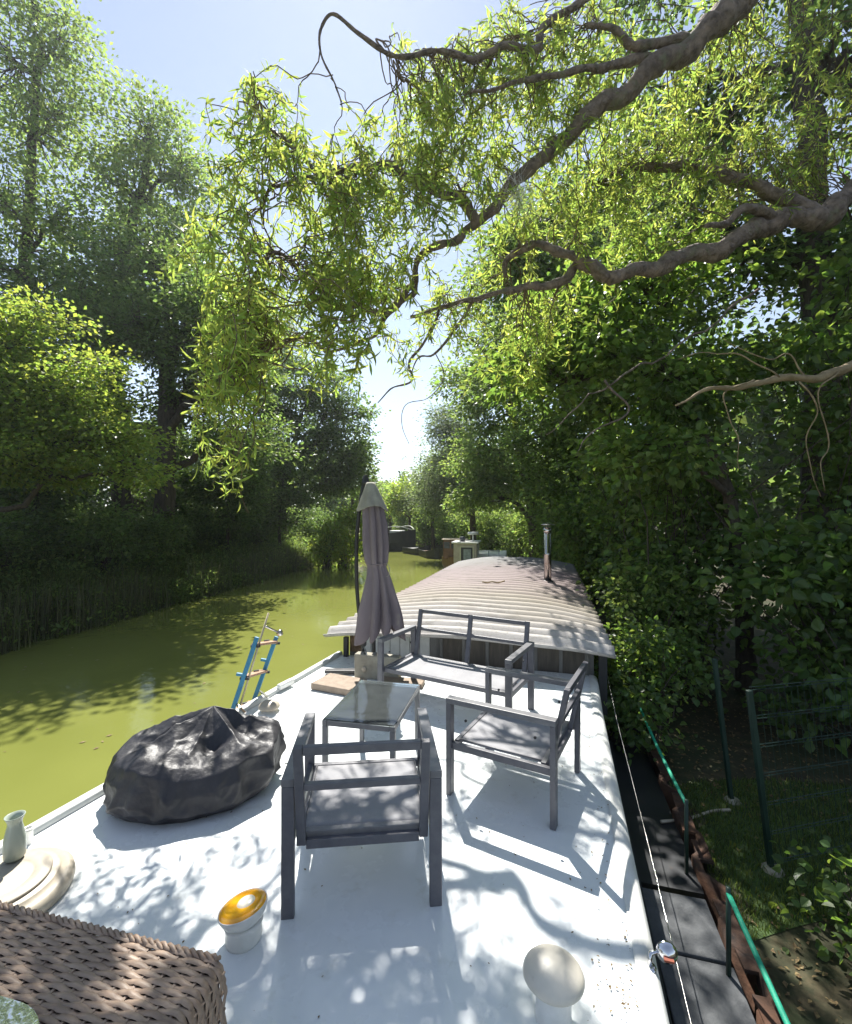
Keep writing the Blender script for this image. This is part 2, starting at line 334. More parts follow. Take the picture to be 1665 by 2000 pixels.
def wig(a, b, n, amp, sag=0.0):
    a = np.asarray(a, float); b = np.asarray(b, float); t = np.linspace(0, 1, n)[:, None]
    L = np.linalg.norm(b - a); p = a + (b - a) * t
    for f in (1, 2, 3.3):
        p = p + np.sin(t * math.pi * f * 2 + rng.uniform(0, 6, 3)) * rng.normal(size=3) * amp * L / f * np.sin(t * math.pi) ** .7
    p[:, 2] += sag * L * 4 * (t * (1 - t))[:, 0]
    return p
def smooth(pts, n=6):
    p = np.asarray(pts, float); q = np.vstack((2 * p[0] - p[1], p, 2 * p[-1] - p[-2])); o = []
    for i in range(1, len(q) - 2):
        for t in np.linspace(0, 1, n, endpoint=False):
            o.append(.5 * ((2 * q[i]) + (q[i + 1] - q[i - 1]) * t + (2 * q[i - 1] - 5 * q[i] + 4 * q[i + 1] - q[i + 2]) * t * t + (3 * q[i] - q[i - 1] - 3 * q[i + 1] + q[i + 2]) * t ** 3))
    o.append(p[-1]); return np.array(o)

def tree(name, label, base, trunk, r0, lobes, lmat, leaf=.12, wid=.62, per=70, spread=.55, shape='rhomb', cat='tree', group=None, bark='bark', droop=.25, rtop=.35, flat=.5, limbs=True, shell=.45):
    """trunk: list of points above base (world); lobes: (centre, radii, clumps)"""
    root = empty(name, base, label=label, cat=cat, group=group)
    base = np.asarray(base, float)
    tb = MB(); cb = MB()
    tp = smooth([base - [0, 0, .3]] + [np.asarray(p, float) for p in trunk], 5)
    tp[1:] += rng.normal(size=(len(tp) - 1, 3)) * r0 * .12
    tr = r0 * np.linspace(1, rtop, len(tp)); tr[0] *= 1.5; tr[1] *= 1.2
    tb.tube(tp - base, tr, 9)
    for c, rad, nc in lobes:
        c = np.asarray(c, float); rad = np.asarray(rad, float) * np.ones(3)
        k = np.argmin(np.linalg.norm(tp - c, axis=1) + np.maximum(0, tp[:, 2] - (c[2] - .35 * np.linalg.norm(tp[:, :2] - c[:2], axis=1))) * 2)
        if limbs:
            lp = wig(tp[k], c + rad * [0, 0, .3], 12, .05, .05); lr = np.linspace(max(.02, tr[k] * .6), .02, 12)
            tb.tube(lp - base, lr, 6, False)
        else: lp = tp[-2:]; lr = [.03, .03]
        u = nrm(rng.normal(size=(nc, 3))) * (rng.uniform(0, 1, (nc, 1)) ** shell); ctr = c + u * rad
        for q in ctr:
            j = max(1, np.argmin(np.linalg.norm(lp - q, axis=1)) - 2); j = min(j, len(lp) - 1)
            bp = wig(lp[j], q, 6, .07, .04)
            tb.tube(bp - base, np.linspace(min(lr[j] * .6, .045), .006, 6), 4, False)
        n = nc * per
        off = rng.normal(size=(n, 3)) * [spread, spread, spread * flat]
        ce = np.repeat(ctr, per, 0); pos = ce + off
        out = nrm(pos - c) ; dd = nrm(nrm(off) + out * .4 + rdir(n) * .7 - [0, 0, droop]); nn = nrm(rdir(n) * .75 + [0, 0, .8])
        ln = leaf * rng.uniform(.6, 1.25, n)
        add_leaves(cb, pos - base, dd, nn, ln, ln * wid, shape)
    tb.build('trunk', M[bark], root, True)
    c = cb.build('crown', LM[lmat], root); c['kind'] = 'stuff'
    return root

# ------------------------------------------------------------------ ground, banks, water
WZ = -1.0                                  # water level; bank on the right is at BZ
BZ = -0.78
def xl(y): return np.where(y < 27, -10.0 - .1 * (y - 6), -12.1 - .75 * (y - 27))
def xr(y):
    y = np.asarray(y, float)
    return np.interp(y, [-500, 13, 16, 20, 26, 33, 50, 80, 600], [.98, .98, .6, -.7, -3.2, -7, -18, -42, -430])
def hnoise(x, y): return .5 * np.sin(x * .9 + 1.3 * np.sin(y * .37)) + .35 * np.sin(y * 1.7 + x * .6) + .2 * np.sin(x * 3.1 - y * 2.3)
def gheight(x, y):
    dl = xl(y) - x; dr = x - xr(y); n = hnoise(x, y)
    left = np.interp(dl, [-1.5, -.4, 0, .5, 1.4, 3.0, 30, 300], [-2.4, -1.35, -1.04, -.72, -.2, .3, .6, 2.0]) + n * .07 * np.clip(dl, 0, 1)
    right = np.where(dr < .02, -2.4, np.interp(dr, [0, 1.5, 8, 300], [BZ, BZ, BZ + .1, .8]) + n * .03)
    far = np.interp(dr, [-1.2, 0, .4, 3, 300], [-2.4, -1.1, -.8, -.4, 1.0]) + n * .05
    w = np.clip((y - 13.5) / 3, 0, 1); right = right * (1 - w) + far * w
    return np.maximum(left, right)
gx = np.concatenate(([-600, -250, -120, -70, -45, -32, -25], np.arange(-21, 6.01, .3), [7, 9, 12, 16, 24, 40, 70, 130, 300, 600]))
gx = np.unique(np.concatenate((gx, [.975, 1.005])))
gy = np.concatenate(([-500, -150, -50, -20, -8], np.arange(-3, 40, .5), np.arange(40, 100, 2.5), [110, 140, 200, 300, 600]))
X2, Y2 = np.meshgrid(gx, gy)
G = np.stack((X2, Y2, gheight(X2, Y2)), -1)
g = MB().grid(G).build('ground', M['soil'], None, True); g.rotation_euler = (0, 0, -YAW); tag(g, kind='structure')
wt = MB().grid(np.stack(np.meshgrid(np.array([-480, -60, 3, 60]), np.array([-480, -20, 60, 620])) + [np.full((4, 4), WZ)], -1)).build('water', M['water'])
wt.rotation_euler = (0, 0, -YAW); tag(wt, kind='structure')

# ------------------------------------------------------------------ left bank trees
def gz(X, Y):
    x, y = w2b(X, Y); return float(gheight(np.array(x), np.array(y)))
def base(X, Y): return (X, Y, gz(X, Y) - .05)
# tall light tree at the left edge
b = base(-17.2, 19)
tree('tall_tree', 'tall airy tree at the left edge rising above the frame', b, [(-17.0, 19, 5), (-16.6, 19, 11), (-16.3, 19, 17), (-16.0, 19, 21)], .32,
     [((-17.5, 19, 20), (2.6, 2.5, 3.2), 60), ((-15.2, 19, 17.6), (2.4, 2.4, 2.4), 55), ((-18.3, 19, 14.5), (2.8, 2.5, 2.6), 60), ((-14.9, 18.6, 13.2), (2.5, 2.4, 2.0), 50),
      ((-16.8, 19, 23.2), (2.2, 2.2, 2.2), 40), ((-15.0, 19, 21.0), (1.5, 1.5, 1.7), 24)], 'mid', .19, .6, 62, .33, flat=.45)
b = base(-12.4, 20.5)
tree('tall_tree', 'tall tree with pale forked upper limbs beside the leftmost tall tree', b, [(-13.2, 20.4, 5), (-13.9, 20.3, 9), (-13.4, 20.3, 12.5), (-12.6, 20.3, 16), (-12.2, 20.3, 18.5)], .36,
     [((-12.2, 20.3, 18.4), (2.3, 2.3, 1.8), 46), ((-10.6, 20.3, 16.2), (2.2, 2.2, 1.9), 50), ((-13.6, 20.3, 15.6), (2.2, 2.2, 2.0), 46), ((-11.0, 20, 13.2), (2.6, 2.4, 1.8), 55),
      ((-14.0, 20, 11.8), (2.6, 2.4, 2), 55), ((-9.6, 20.3, 11.0), (2.2, 2.2, 2), 46), ((-12.0, 19.5, 10), (2.6, 2, 1.6), 46)], 'mid', .19, .6, 66, .33, flat=.45)
b = base(-9.15, 16.0)
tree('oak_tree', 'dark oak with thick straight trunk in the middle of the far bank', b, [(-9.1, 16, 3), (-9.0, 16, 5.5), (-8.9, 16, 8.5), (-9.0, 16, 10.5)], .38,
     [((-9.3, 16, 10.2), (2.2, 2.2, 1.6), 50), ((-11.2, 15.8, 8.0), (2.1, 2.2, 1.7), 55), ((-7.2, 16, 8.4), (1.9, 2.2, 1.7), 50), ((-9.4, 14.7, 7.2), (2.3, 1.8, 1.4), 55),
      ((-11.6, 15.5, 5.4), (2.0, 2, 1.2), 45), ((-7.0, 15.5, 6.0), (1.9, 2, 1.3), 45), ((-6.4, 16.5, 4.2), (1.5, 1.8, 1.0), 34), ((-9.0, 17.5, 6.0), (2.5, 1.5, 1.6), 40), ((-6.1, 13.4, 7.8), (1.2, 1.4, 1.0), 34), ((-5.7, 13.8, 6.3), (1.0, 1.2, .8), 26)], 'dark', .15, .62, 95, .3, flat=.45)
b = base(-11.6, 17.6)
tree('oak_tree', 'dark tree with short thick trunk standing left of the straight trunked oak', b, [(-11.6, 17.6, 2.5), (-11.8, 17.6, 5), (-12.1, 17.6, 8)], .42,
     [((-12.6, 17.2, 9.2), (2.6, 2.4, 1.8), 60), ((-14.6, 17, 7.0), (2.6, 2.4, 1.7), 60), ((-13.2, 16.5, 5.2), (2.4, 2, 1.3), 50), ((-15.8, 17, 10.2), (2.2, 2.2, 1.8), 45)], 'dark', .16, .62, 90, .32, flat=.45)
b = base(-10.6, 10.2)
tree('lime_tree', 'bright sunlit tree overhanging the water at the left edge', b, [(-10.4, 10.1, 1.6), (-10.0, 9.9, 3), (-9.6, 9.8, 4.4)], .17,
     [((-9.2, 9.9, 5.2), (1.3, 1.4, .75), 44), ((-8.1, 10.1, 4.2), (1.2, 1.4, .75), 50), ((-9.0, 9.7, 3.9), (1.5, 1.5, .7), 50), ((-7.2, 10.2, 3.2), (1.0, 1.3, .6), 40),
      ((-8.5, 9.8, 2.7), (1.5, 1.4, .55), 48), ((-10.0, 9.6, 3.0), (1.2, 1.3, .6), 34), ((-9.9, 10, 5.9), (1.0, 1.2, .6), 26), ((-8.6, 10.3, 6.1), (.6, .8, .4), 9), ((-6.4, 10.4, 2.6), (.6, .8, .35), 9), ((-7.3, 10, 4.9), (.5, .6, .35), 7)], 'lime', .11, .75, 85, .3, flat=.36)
b = base(-7.6, 24.5)
tree('round_tree', 'rounded dark green tree behind the closed parasol', b, [(-7.7, 24.5, 2.5), (-7.2, 24.5, 4.5), (-6.6, 24.5, 7)], .26,
     [((-6.0, 24.5, 8.2), (2.2, 2.4, 1.7), 54), ((-4.4, 24.3, 6.6), (1.8, 2.2, 1.6), 50), ((-7.6, 24.3, 6.8), (2.0, 2.2, 1.7), 48), ((-5.6, 23.6, 5.0), (2.4, 1.8, 1.4), 52),
      ((-3.8, 24.2, 4.4), (1.2, 1.6, 1.1), 34), ((-8.2, 24, 4.6), (1.8, 2, 1.2), 40), ((-4.8, 24, 3.2), (1.5, 1.6, .8), 34)], 'dark', .17, .65, 95, .32, flat=.45)
b = base(-9.6, 25.5)
tree('bank_tree', 'leafy tree with splayed stems between the oak and the rounded tree', b, [(-9.4, 25.5, 2.5), (-9.0, 25.5, 6), (-8.8, 25.5, 11)], .24,
     [((-9.4, 25.5, 12.2), (2.6, 2.4, 2.2), 55), ((-10.6, 25.5, 9.4), (2.6, 2.4, 1.8), 50), ((-8.2, 25.3, 10.0), (2.0, 2.2, 1.6), 44), ((-9.4, 25, 3.4), (1.6, 1.6, 1.4), 36)], 'mid', .19, .62, 85, .45)
b = base(-5.6, 35)
tree('bank_tree', 'slim pale tree beyond the rounded tree on the left bank', b, [(-5.6, 35, 3), (-5.4, 35, 6)], .16,
     [((-5.3, 35, 5.6), (1.2, 1.5, 1.8), 36), ((-4.6, 34.6, 3.4), (1.2, 1.5, 1.4), 34)], 'mid', .2, .62, 70, .4)

for X, Y, H, lb in ((-11.4, 13.4, 4.6, 'young leafy tree under the bright overhanging tree on the left bank'), (-8.0, 18.6, 5.2, 'young leafy tree just right of the straight oak trunk'),
                    (-13.6, 15.6, 5.0, 'young leafy tree deep in shade at the far left'), (-7.0, 22.0, 4.6, 'young leafy tree left of the rounded tree by the water'), (-10.6, 19.5, 5.6, 'young leafy tree between the two thick dark trunks')):
    tree('young_tree', lb, base(X, Y), [(X, Y, H * .35), (X + .2, Y, H * .7)], .08,
         [((X, Y, H * .8), (1.3, 1.2, .8), 26), ((X + .7, Y - .2, H * .55), (1.1, 1.0, .7), 24), ((X - .8, Y, H * .5), (1.1, 1.0, .7), 24), ((X + .1, Y - .4, H * .3), (1.2, .9, .6), 22)], 'dark', .14, .65, 80, .28, flat=.5)
# bushes of the left bank (one mesh set, copied)
def bush(name, label, loc, lobes, lm, leaf, per=90, spread=.3, shape='rhomb', group=None, cat='bush', wid=.65, flat=.7):
    root = empty(name, loc, label=label, cat=cat, group=group); tb = MB(); cb = MB()
    for c, rad, nc in lobes:
        c = np.asarray(c, float); rad = np.ones(3) * rad; u = nrm(rng.normal(size=(nc, 3))) * (rng.uniform(0, 1, (nc, 1)) ** .4); ctr = c + u * rad
        ctr[:, 2] = np.maximum(ctr[:, 2], .1)
        for q in ctr[:14]: tb.tube(wig((rng.normal() * .1, rng.normal() * .1, -.1), q, 6, .06), np.linspace(.018, .004, 6), 4, False)
        n = nc * per; off = rng.normal(size=(n, 3)) * [spread, spread, spread * flat]; pos = np.repeat(ctr, per, 0) + off
        pos[:, 2] = np.maximum(pos[:, 2], .02)
        dd = nrm(nrm(off) + rdir(n) * .7 - [0, 0, .2]); nn = nrm(rdir(n) * .8 + [0, 0, .7]); ln = leaf * rng.uniform(.6, 1.25, n)
        add_leaves(cb, pos, dd, nn, ln, ln * wid, shape)
    tb.build('stem', M['bark'], root, True); c = cb.build('foliage', LM[lm], root); c['kind'] = 'stuff'; return root
GB = 'understory bushes along the left bank'
lab = 'dense dark green understory bush under the trees of the left bank'
pro = [bush('understory_bush', lab, (0, 0, 0), [((0, 0, .8), (1.1, .9, .8), 26), ((.6, .3, 1.5), (.8, .7, .7), 18), ((-.7, .1, 1.2), (.7, .7, .7), 16)], 'dark', .12, 80, .22, group=GB),
       bush('understory_bush', lab, (0, 0, 0), [((0, 0, .6), (1.3, 1, .6), 30), ((.4, 0, 1.1), (.7, .7, .6), 18)], 'mid', .11, 80, .2, group=GB)]
spots = []
for i, yb in enumerate(np.arange(3.5, 33, 1.55)):
    for off in (2.1, 4.6):
        x = float(xl(np.array(yb))) - off - rng.uniform(-.5, .6); spots.append((x, yb + rng.uniform(-.5, .5), off))
for i, (x, y, off) in enumerate(spots):
    p = pro[i % 2]
    o = p if i < 2 else copy_tree(p)
    w = b2w(x, y); o.location = (w[0], w[1], gz(w[0], w[1]) - .05); o.rotation_euler = (0, 0, rng.uniform(0, 6.3))
    s = rng.uniform(.65, 1.0) * (1.0 if off < 3 else 1.25); o.scale = (s, s, s * rng.uniform(.8, 1.15))
sp = [(-4.15, 23.2, 1.5, 'bright sunlit shrub at the water edge left of the parasol'), (-4.9, 22.3, 1.2, 'small bright shrub leaning over the water on the far bank')]
for X, Y, s, l in sp:
    o = bush('waterside_shrub', l, (X, Y, -.95), [((0, 0, .7), (.7, .7, .7), 24), ((.3, 0, 1.4), (.5, .5, .5), 14)], 'lime', .13, 70, .2); o.scale = (s, s, s)

# reeds and tall grass on the left bank slope
def blades(mb, X, Y, Z, h, w, lean):
    k = len(X); b0 = np.stack((X, Y, Z), 1); d = rdir(k); d[:, 2] = 0; d = nrm(d); s = np.stack((-d[:, 1], d[:, 0], np.zeros(k)), 1) * (w / 2)[:, None]
    p1 = b0 + d * (lean * .35)[:, None] + np.stack((0 * h, 0 * h, h * .6), 1); p2 = b0 + d * lean[:, None] + np.stack((0 * h, 0 * h, h), 1)
    V = np.stack((b0 - s, b0 + s, p1 + s * .8, p1 - s * .8, p2), 1); i = np.arange(k)[:, None] * 5
    mb.add(V, i + [[0, 1, 2, 3]], i + [[3, 2, 4]])
n = 60000
yb = rng.uniform(1.5, 30, n); dl = np.abs(rng.normal(0, 1.6, n)) + .02; xb = xl(yb) - dl + rng.normal(0, .12, n)
hh = gheight(xb, yb); wx = xb * CB + yb * SB; wy = -xb * SB + yb * CB
pat = np.clip(.5 + hnoise(xb * 1.6, yb * 1.3) * .6, .12, 1.1)
mb = MB(); h = rng.uniform(.15, .6, n) * pat + .06
blades(mb, wx, wy, hh - .03, h, rng.uniform(.012, .03, n), h * rng.uniform(.1, .7, n))
tag(mb.build('grass', LM['grass']), 'tall grass and weeds covering the slope of the far bank', 'grass', kind='stuff')
nc = 900; yc = rng.uniform(1.5, 31, nc); xc = xl(yc) - np.abs(rng.normal(.3, 1.5, nc)) + .15; n = nc * 60
xb = np.repeat(xc, 60) + rng.normal(0, .16, n); yb = np.repeat(yc, 60) + rng.normal(0, .16, n); hc_ = np.repeat(rng.uniform(.15, .75, nc), 60)
zz = np.maximum(np.repeat(gheight(xc, yc), 60), WZ) + np.clip(rng.normal(.6, .3, n), 0, 1.1) * hc_ + .03
mb = MB(); ln = rng.uniform(.05, .13, n); add_leaves(mb, np.stack((xb * CB + yb * SB, -xb * SB + yb * CB, zz), 1), rdir(n), rdir(n, .9), ln, ln * .55)
tag(mb.build('weeds', LM['mid']), 'mixed leafy weeds growing down to the water on the far bank', 'weeds', kind='stuff')
n = 4200
yb = rng.uniform(1.5, 22, n); xb = xl(yb) - rng.uniform(-.25, .45, n); k = hnoise(xb * .5, yb * 1.1) > .05; xb, yb = xb[k], yb[k]; n = len(xb)
hh = np.maximum(gheight(xb, yb), WZ - .2); mb = MB(); h = rng.uniform(.5, 1.25, n)
blades(mb, xb * CB + yb * SB, -xb * SB + yb * CB, hh, h, rng.uniform(.012, .026, n), h * rng.uniform(.05, .35, n))
tag(mb.build('reeds', LM['reed']), 'pale reeds standing at the water edge of the far bank', 'reeds', kind='stuff')

# far woodland mass behind both banks and round the bend
mb = MB(); n = 110000
segs = [((-40, 4), (-30, 34), 14, 40000), ((-30, 34), (-9, 46), 13, 20000), ((-14, 62), (2, 58), 7.5, 16000), ((2, 56), (16, 36), 12, 20000), ((18, 34), (22, 6), 15, 30000), ((22, 6), (16, -3), 12, 9000)]
for a, c, H, k in segs:
    a = np.array(a, float); c = np.array(c, float); t = rng.uniform(0, 1, k); dn = np.array((-(c - a)[1], (c - a)[0])); dn /= np.linalg.norm(dn)
    cell = np.floor(t * 16); top = H * (.72 + .28 * np.sin(cell * 2.3 + 1) * np.sin(t * 16 * math.pi) ** 2)
    z = rng.uniform(0, 1, k) ** .85 * top - .3
    xy = a + (c - a) * t[:, None] + dn * (rng.normal(0, 1.3, k) + 1.2 * np.sin(t * 16 * math.pi) + .8 * np.sin(z * 1.7 + cell))[:, None]
    pos = np.column_stack((xy, z)); ln = rng.uniform(.3, .62, k)
    add_leaves(mb, pos, rdir(k, -.2), rdir(k, .6), ln, ln * .7)
tag(mb.build('woodland', LM['dark']), 'far woodland filling the background behind the banks', 'woodland', kind='stuff')

# ------------------------------------------------------------------ right bank trees
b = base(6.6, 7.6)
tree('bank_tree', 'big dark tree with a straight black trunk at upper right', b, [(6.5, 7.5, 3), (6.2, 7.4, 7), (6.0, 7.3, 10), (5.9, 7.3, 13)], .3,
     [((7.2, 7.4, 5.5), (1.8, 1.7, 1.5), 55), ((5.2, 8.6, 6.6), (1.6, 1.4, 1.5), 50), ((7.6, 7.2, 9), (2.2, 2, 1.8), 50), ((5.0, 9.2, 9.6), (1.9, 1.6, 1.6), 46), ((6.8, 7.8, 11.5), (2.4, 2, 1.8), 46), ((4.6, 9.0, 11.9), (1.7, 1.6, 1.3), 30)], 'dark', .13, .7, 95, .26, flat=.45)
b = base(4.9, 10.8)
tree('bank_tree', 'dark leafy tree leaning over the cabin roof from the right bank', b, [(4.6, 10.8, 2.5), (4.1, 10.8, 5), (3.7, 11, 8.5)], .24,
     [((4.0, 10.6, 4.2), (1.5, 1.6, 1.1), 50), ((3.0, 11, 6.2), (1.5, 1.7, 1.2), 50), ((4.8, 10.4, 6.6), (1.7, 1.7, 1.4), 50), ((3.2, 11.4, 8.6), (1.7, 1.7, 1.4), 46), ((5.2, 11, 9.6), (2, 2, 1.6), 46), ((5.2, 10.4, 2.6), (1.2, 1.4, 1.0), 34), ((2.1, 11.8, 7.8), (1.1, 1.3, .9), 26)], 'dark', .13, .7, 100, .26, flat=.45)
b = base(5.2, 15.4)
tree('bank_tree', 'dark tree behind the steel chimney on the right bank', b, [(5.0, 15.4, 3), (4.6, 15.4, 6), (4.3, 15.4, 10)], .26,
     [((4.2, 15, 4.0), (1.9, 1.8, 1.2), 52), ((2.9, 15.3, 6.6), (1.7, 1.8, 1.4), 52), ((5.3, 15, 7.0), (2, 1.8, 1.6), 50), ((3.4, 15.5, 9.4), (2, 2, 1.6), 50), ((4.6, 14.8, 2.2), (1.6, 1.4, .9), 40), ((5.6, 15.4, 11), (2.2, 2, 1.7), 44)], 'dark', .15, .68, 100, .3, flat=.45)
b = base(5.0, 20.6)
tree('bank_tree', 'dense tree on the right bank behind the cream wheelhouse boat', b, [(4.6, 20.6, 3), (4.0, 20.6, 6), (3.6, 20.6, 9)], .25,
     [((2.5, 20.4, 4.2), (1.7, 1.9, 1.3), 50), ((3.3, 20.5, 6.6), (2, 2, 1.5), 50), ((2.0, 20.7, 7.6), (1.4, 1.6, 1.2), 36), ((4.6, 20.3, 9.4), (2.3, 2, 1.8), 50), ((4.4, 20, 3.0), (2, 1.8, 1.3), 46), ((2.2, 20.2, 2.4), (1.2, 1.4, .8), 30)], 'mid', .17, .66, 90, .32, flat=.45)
b = base(3.0, 27.5)
tree('bank_tree', 'pale grey green willow farther along the right bank', b, [(2.6, 27.5, 3), (2.0, 27.5, 5.5)], .22,
     [((.9, 27.3, 4.6), (1.5, 1.8, 1.7), 50), ((2.0, 27.5, 6.6), (1.6, 1.8, 1.4), 44), ((.6, 27.2, 2.6), (1.4, 1.6, 1.0), 40), ((2.4, 27, 3.0), (1.6, 1.6, 1.3), 40), ((1.0, 27.4, 7.2), (.9, 1.2, 1.2), 24)], 'pale', .17, .42, 100, .4)
b = base(-1.4, 40)
tree('bank_tree', 'bright green bushy tree above the far moored barge', b, [(-1.4, 40, 2), (-1.4, 40, 3.6)], .16,
     [((-1.6, 40, 3.4), (1.5, 1.6, 1.4), 40), ((-.3, 39.6, 2.2), (1.4, 1.5, 1.0), 36), ((-2.6, 40, 2.2), (1.2, 1.4, 1.0), 30)], 'lime', .22, .7, 70, .42)
b = base(-3.6, 46)
tree('bank_tree', 'mid green tree at the far bend left of the bright bushy tree', b, [(-3.6, 46, 2), (-3.6, 46, 3.6)], .16,
     [((-3.6, 46, 3.2), (1.6, 1.6, 1.4), 40), ((-5.0, 46, 2.4), (1.3, 1.5, 1.1), 30)], 'mid', .24, .7, 70, .45)
b = base(.6, 35.5)
tree('bank_tree', 'feathery yellow green tree right of the far moored barge', b, [(.5, 35.5, 2), (.4, 35.5, 4)], .16,
     [((.2, 35.3, 3.8), (1.2, 1.4, 1.5), 36), ((.6, 35.2, 2.0), (1.3, 1.3, .9), 32), ((1.2, 35.5, 5.4), (1.1, 1.3, 1.1), 26)], 'mid', .2, .5, 80, .42)

GR = 'low bushes along the far right bank'
rp = bush('bank_bush', 'low green bush at the water edge of the far right bank', (0, 0, 0), [((0, 0, .8), (1.0, .9, .8), 26), ((.5, .3, 1.5), (.8, .7, .6), 18), ((-.6, .1, 1.2), (.7, .7, .6), 14)], 'mid', .13, 75, .22, group=GR)
for i, yb in enumerate(np.arange(13.4, 46, 1.7)):
    o = rp if i == 0 else copy_tree(rp)
    x = float(xr(yb)) + rng.uniform(.5, 1.4); w = b2w(x, yb); o.location = (w[0], w[1], gz(w[0], w[1]) - .05); o.rotation_euler = (0, 0, rng.uniform(0, 6.3)); q = rng.uniform(.9, 1.35); o.scale = (q, q, q * rng.uniform(.9, 1.3))
b = base(4.35, 6.2)
tree('hazel_tree', 'leaning hazel tree whose branches reach over the deck from the right', b, [(4.2, 6.2, 1.2), (3.8, 6.2, 2.6), (3.1, 6.3, 3.9)], .12,
     [((2.4, 6.3, 3.9), (.8, .8, .5), 34), ((1.6, 6.6, 3.6), (.7, .7, .45), 22), ((3.1, 5.9, 3.3), (.8, .8, .5), 32), ((3.2, 6.4, 4.8), (1.0, .9, .6), 32), ((2.2, 6.9, 4.7), (.9, .8, .5), 24), ((2.9, 5.6, 2.4), (.7, .7, .4), 22)], 'hazel', .1, .85, 48, .2, 'broad')
# near understory on the right: broad hazel leaves
def nearshrub(label, loc, lobes, per=46, leaf=.105, spread=.2, lm='hazel', name='hazel_shrub'):
    return bush(name, label, loc, lobes, lm, leaf, per, spread, 'broad', wid=.85, flat=.55)
nearshrub('tall hazel shrub crowding the right edge of the picture', (5.3, 5.4, BZ), [((0, 0, 1.6), (.9, .8, .8), 36), ((.2, .1, 3.0), (1.0, .8, .8), 40), ((-.3, .2, 4.2), (.9, .8, .7), 34), ((.4, 0, 5.3), (.9, .8, .7), 28)])
nearshrub('leafy hazel shrub right of the cabin roof end', (3.6, 6.6, BZ), [((0, 0, 1.0), (.8, .9, .8), 36), ((.3, .1, 2.2), (.9, .9, .8), 40), ((-.1, .4, 3.3), (.9, .9, .7), 36), ((.6, .5, 4.4), (.9, .8, .6), 28)])
nearshrub('shaded hazel shrub behind the wire fence', (4.5, 4.5, BZ), [((0, .2, .8), (.9, .7, .7), 36), ((-.5, .5, 1.7), (.8, .7, .6), 30), ((.4, .4, 1.9), (.8, .6, .6), 26)])
nearshrub('low shrub with small leaves beside the mooring bank under the roof corner', (2.75, 5.7, BZ), [((0, 0, .6), (.55, .8, .5), 34), ((.3, .4, 1.2), (.6, .7, .5), 26)], 60, .06, .15, 'mid', 'low_shrub')
nearshrub('low leafy shrub hanging over the rusty piling below the roof corner', (2.1, 4.75, BZ), [((0, 0, .45), (.4, .5, .3), 22), ((.35, .3, .8), (.5, .5, .35), 22)], 55, .06, .14, 'hazel', 'low_shrub')
nearshrub('dark hazel shrub farther along beside the cabin roof', (4.3, 9.0, BZ), [((0, 0, 1.1), (.9, 1.1, .9), 40), ((-.1, .2, 2.4), (1.0, 1.1, .8), 40), ((-.3, .6, 3.4), (1.0, 1.1, .6), 30)])
nearshrub('hazel shrub overhanging the far end of the cabin roof', (4.9, 12.6, BZ), [((0, 0, 1.1), (.9, 1.1, 1.0), 36), ((-.6, .2, 2.3), (1.0, 1.1, .7), 36)], 46, .12)
nearshrub('hazel sprig with grey green leaves in the lower right corner', (2.35, 2.05, BZ), [((.2, .0, .5), (.42, .35, .25), 26), ((.0, .4, .25), (.35, .3, .18), 14)], 34, .055, .12)
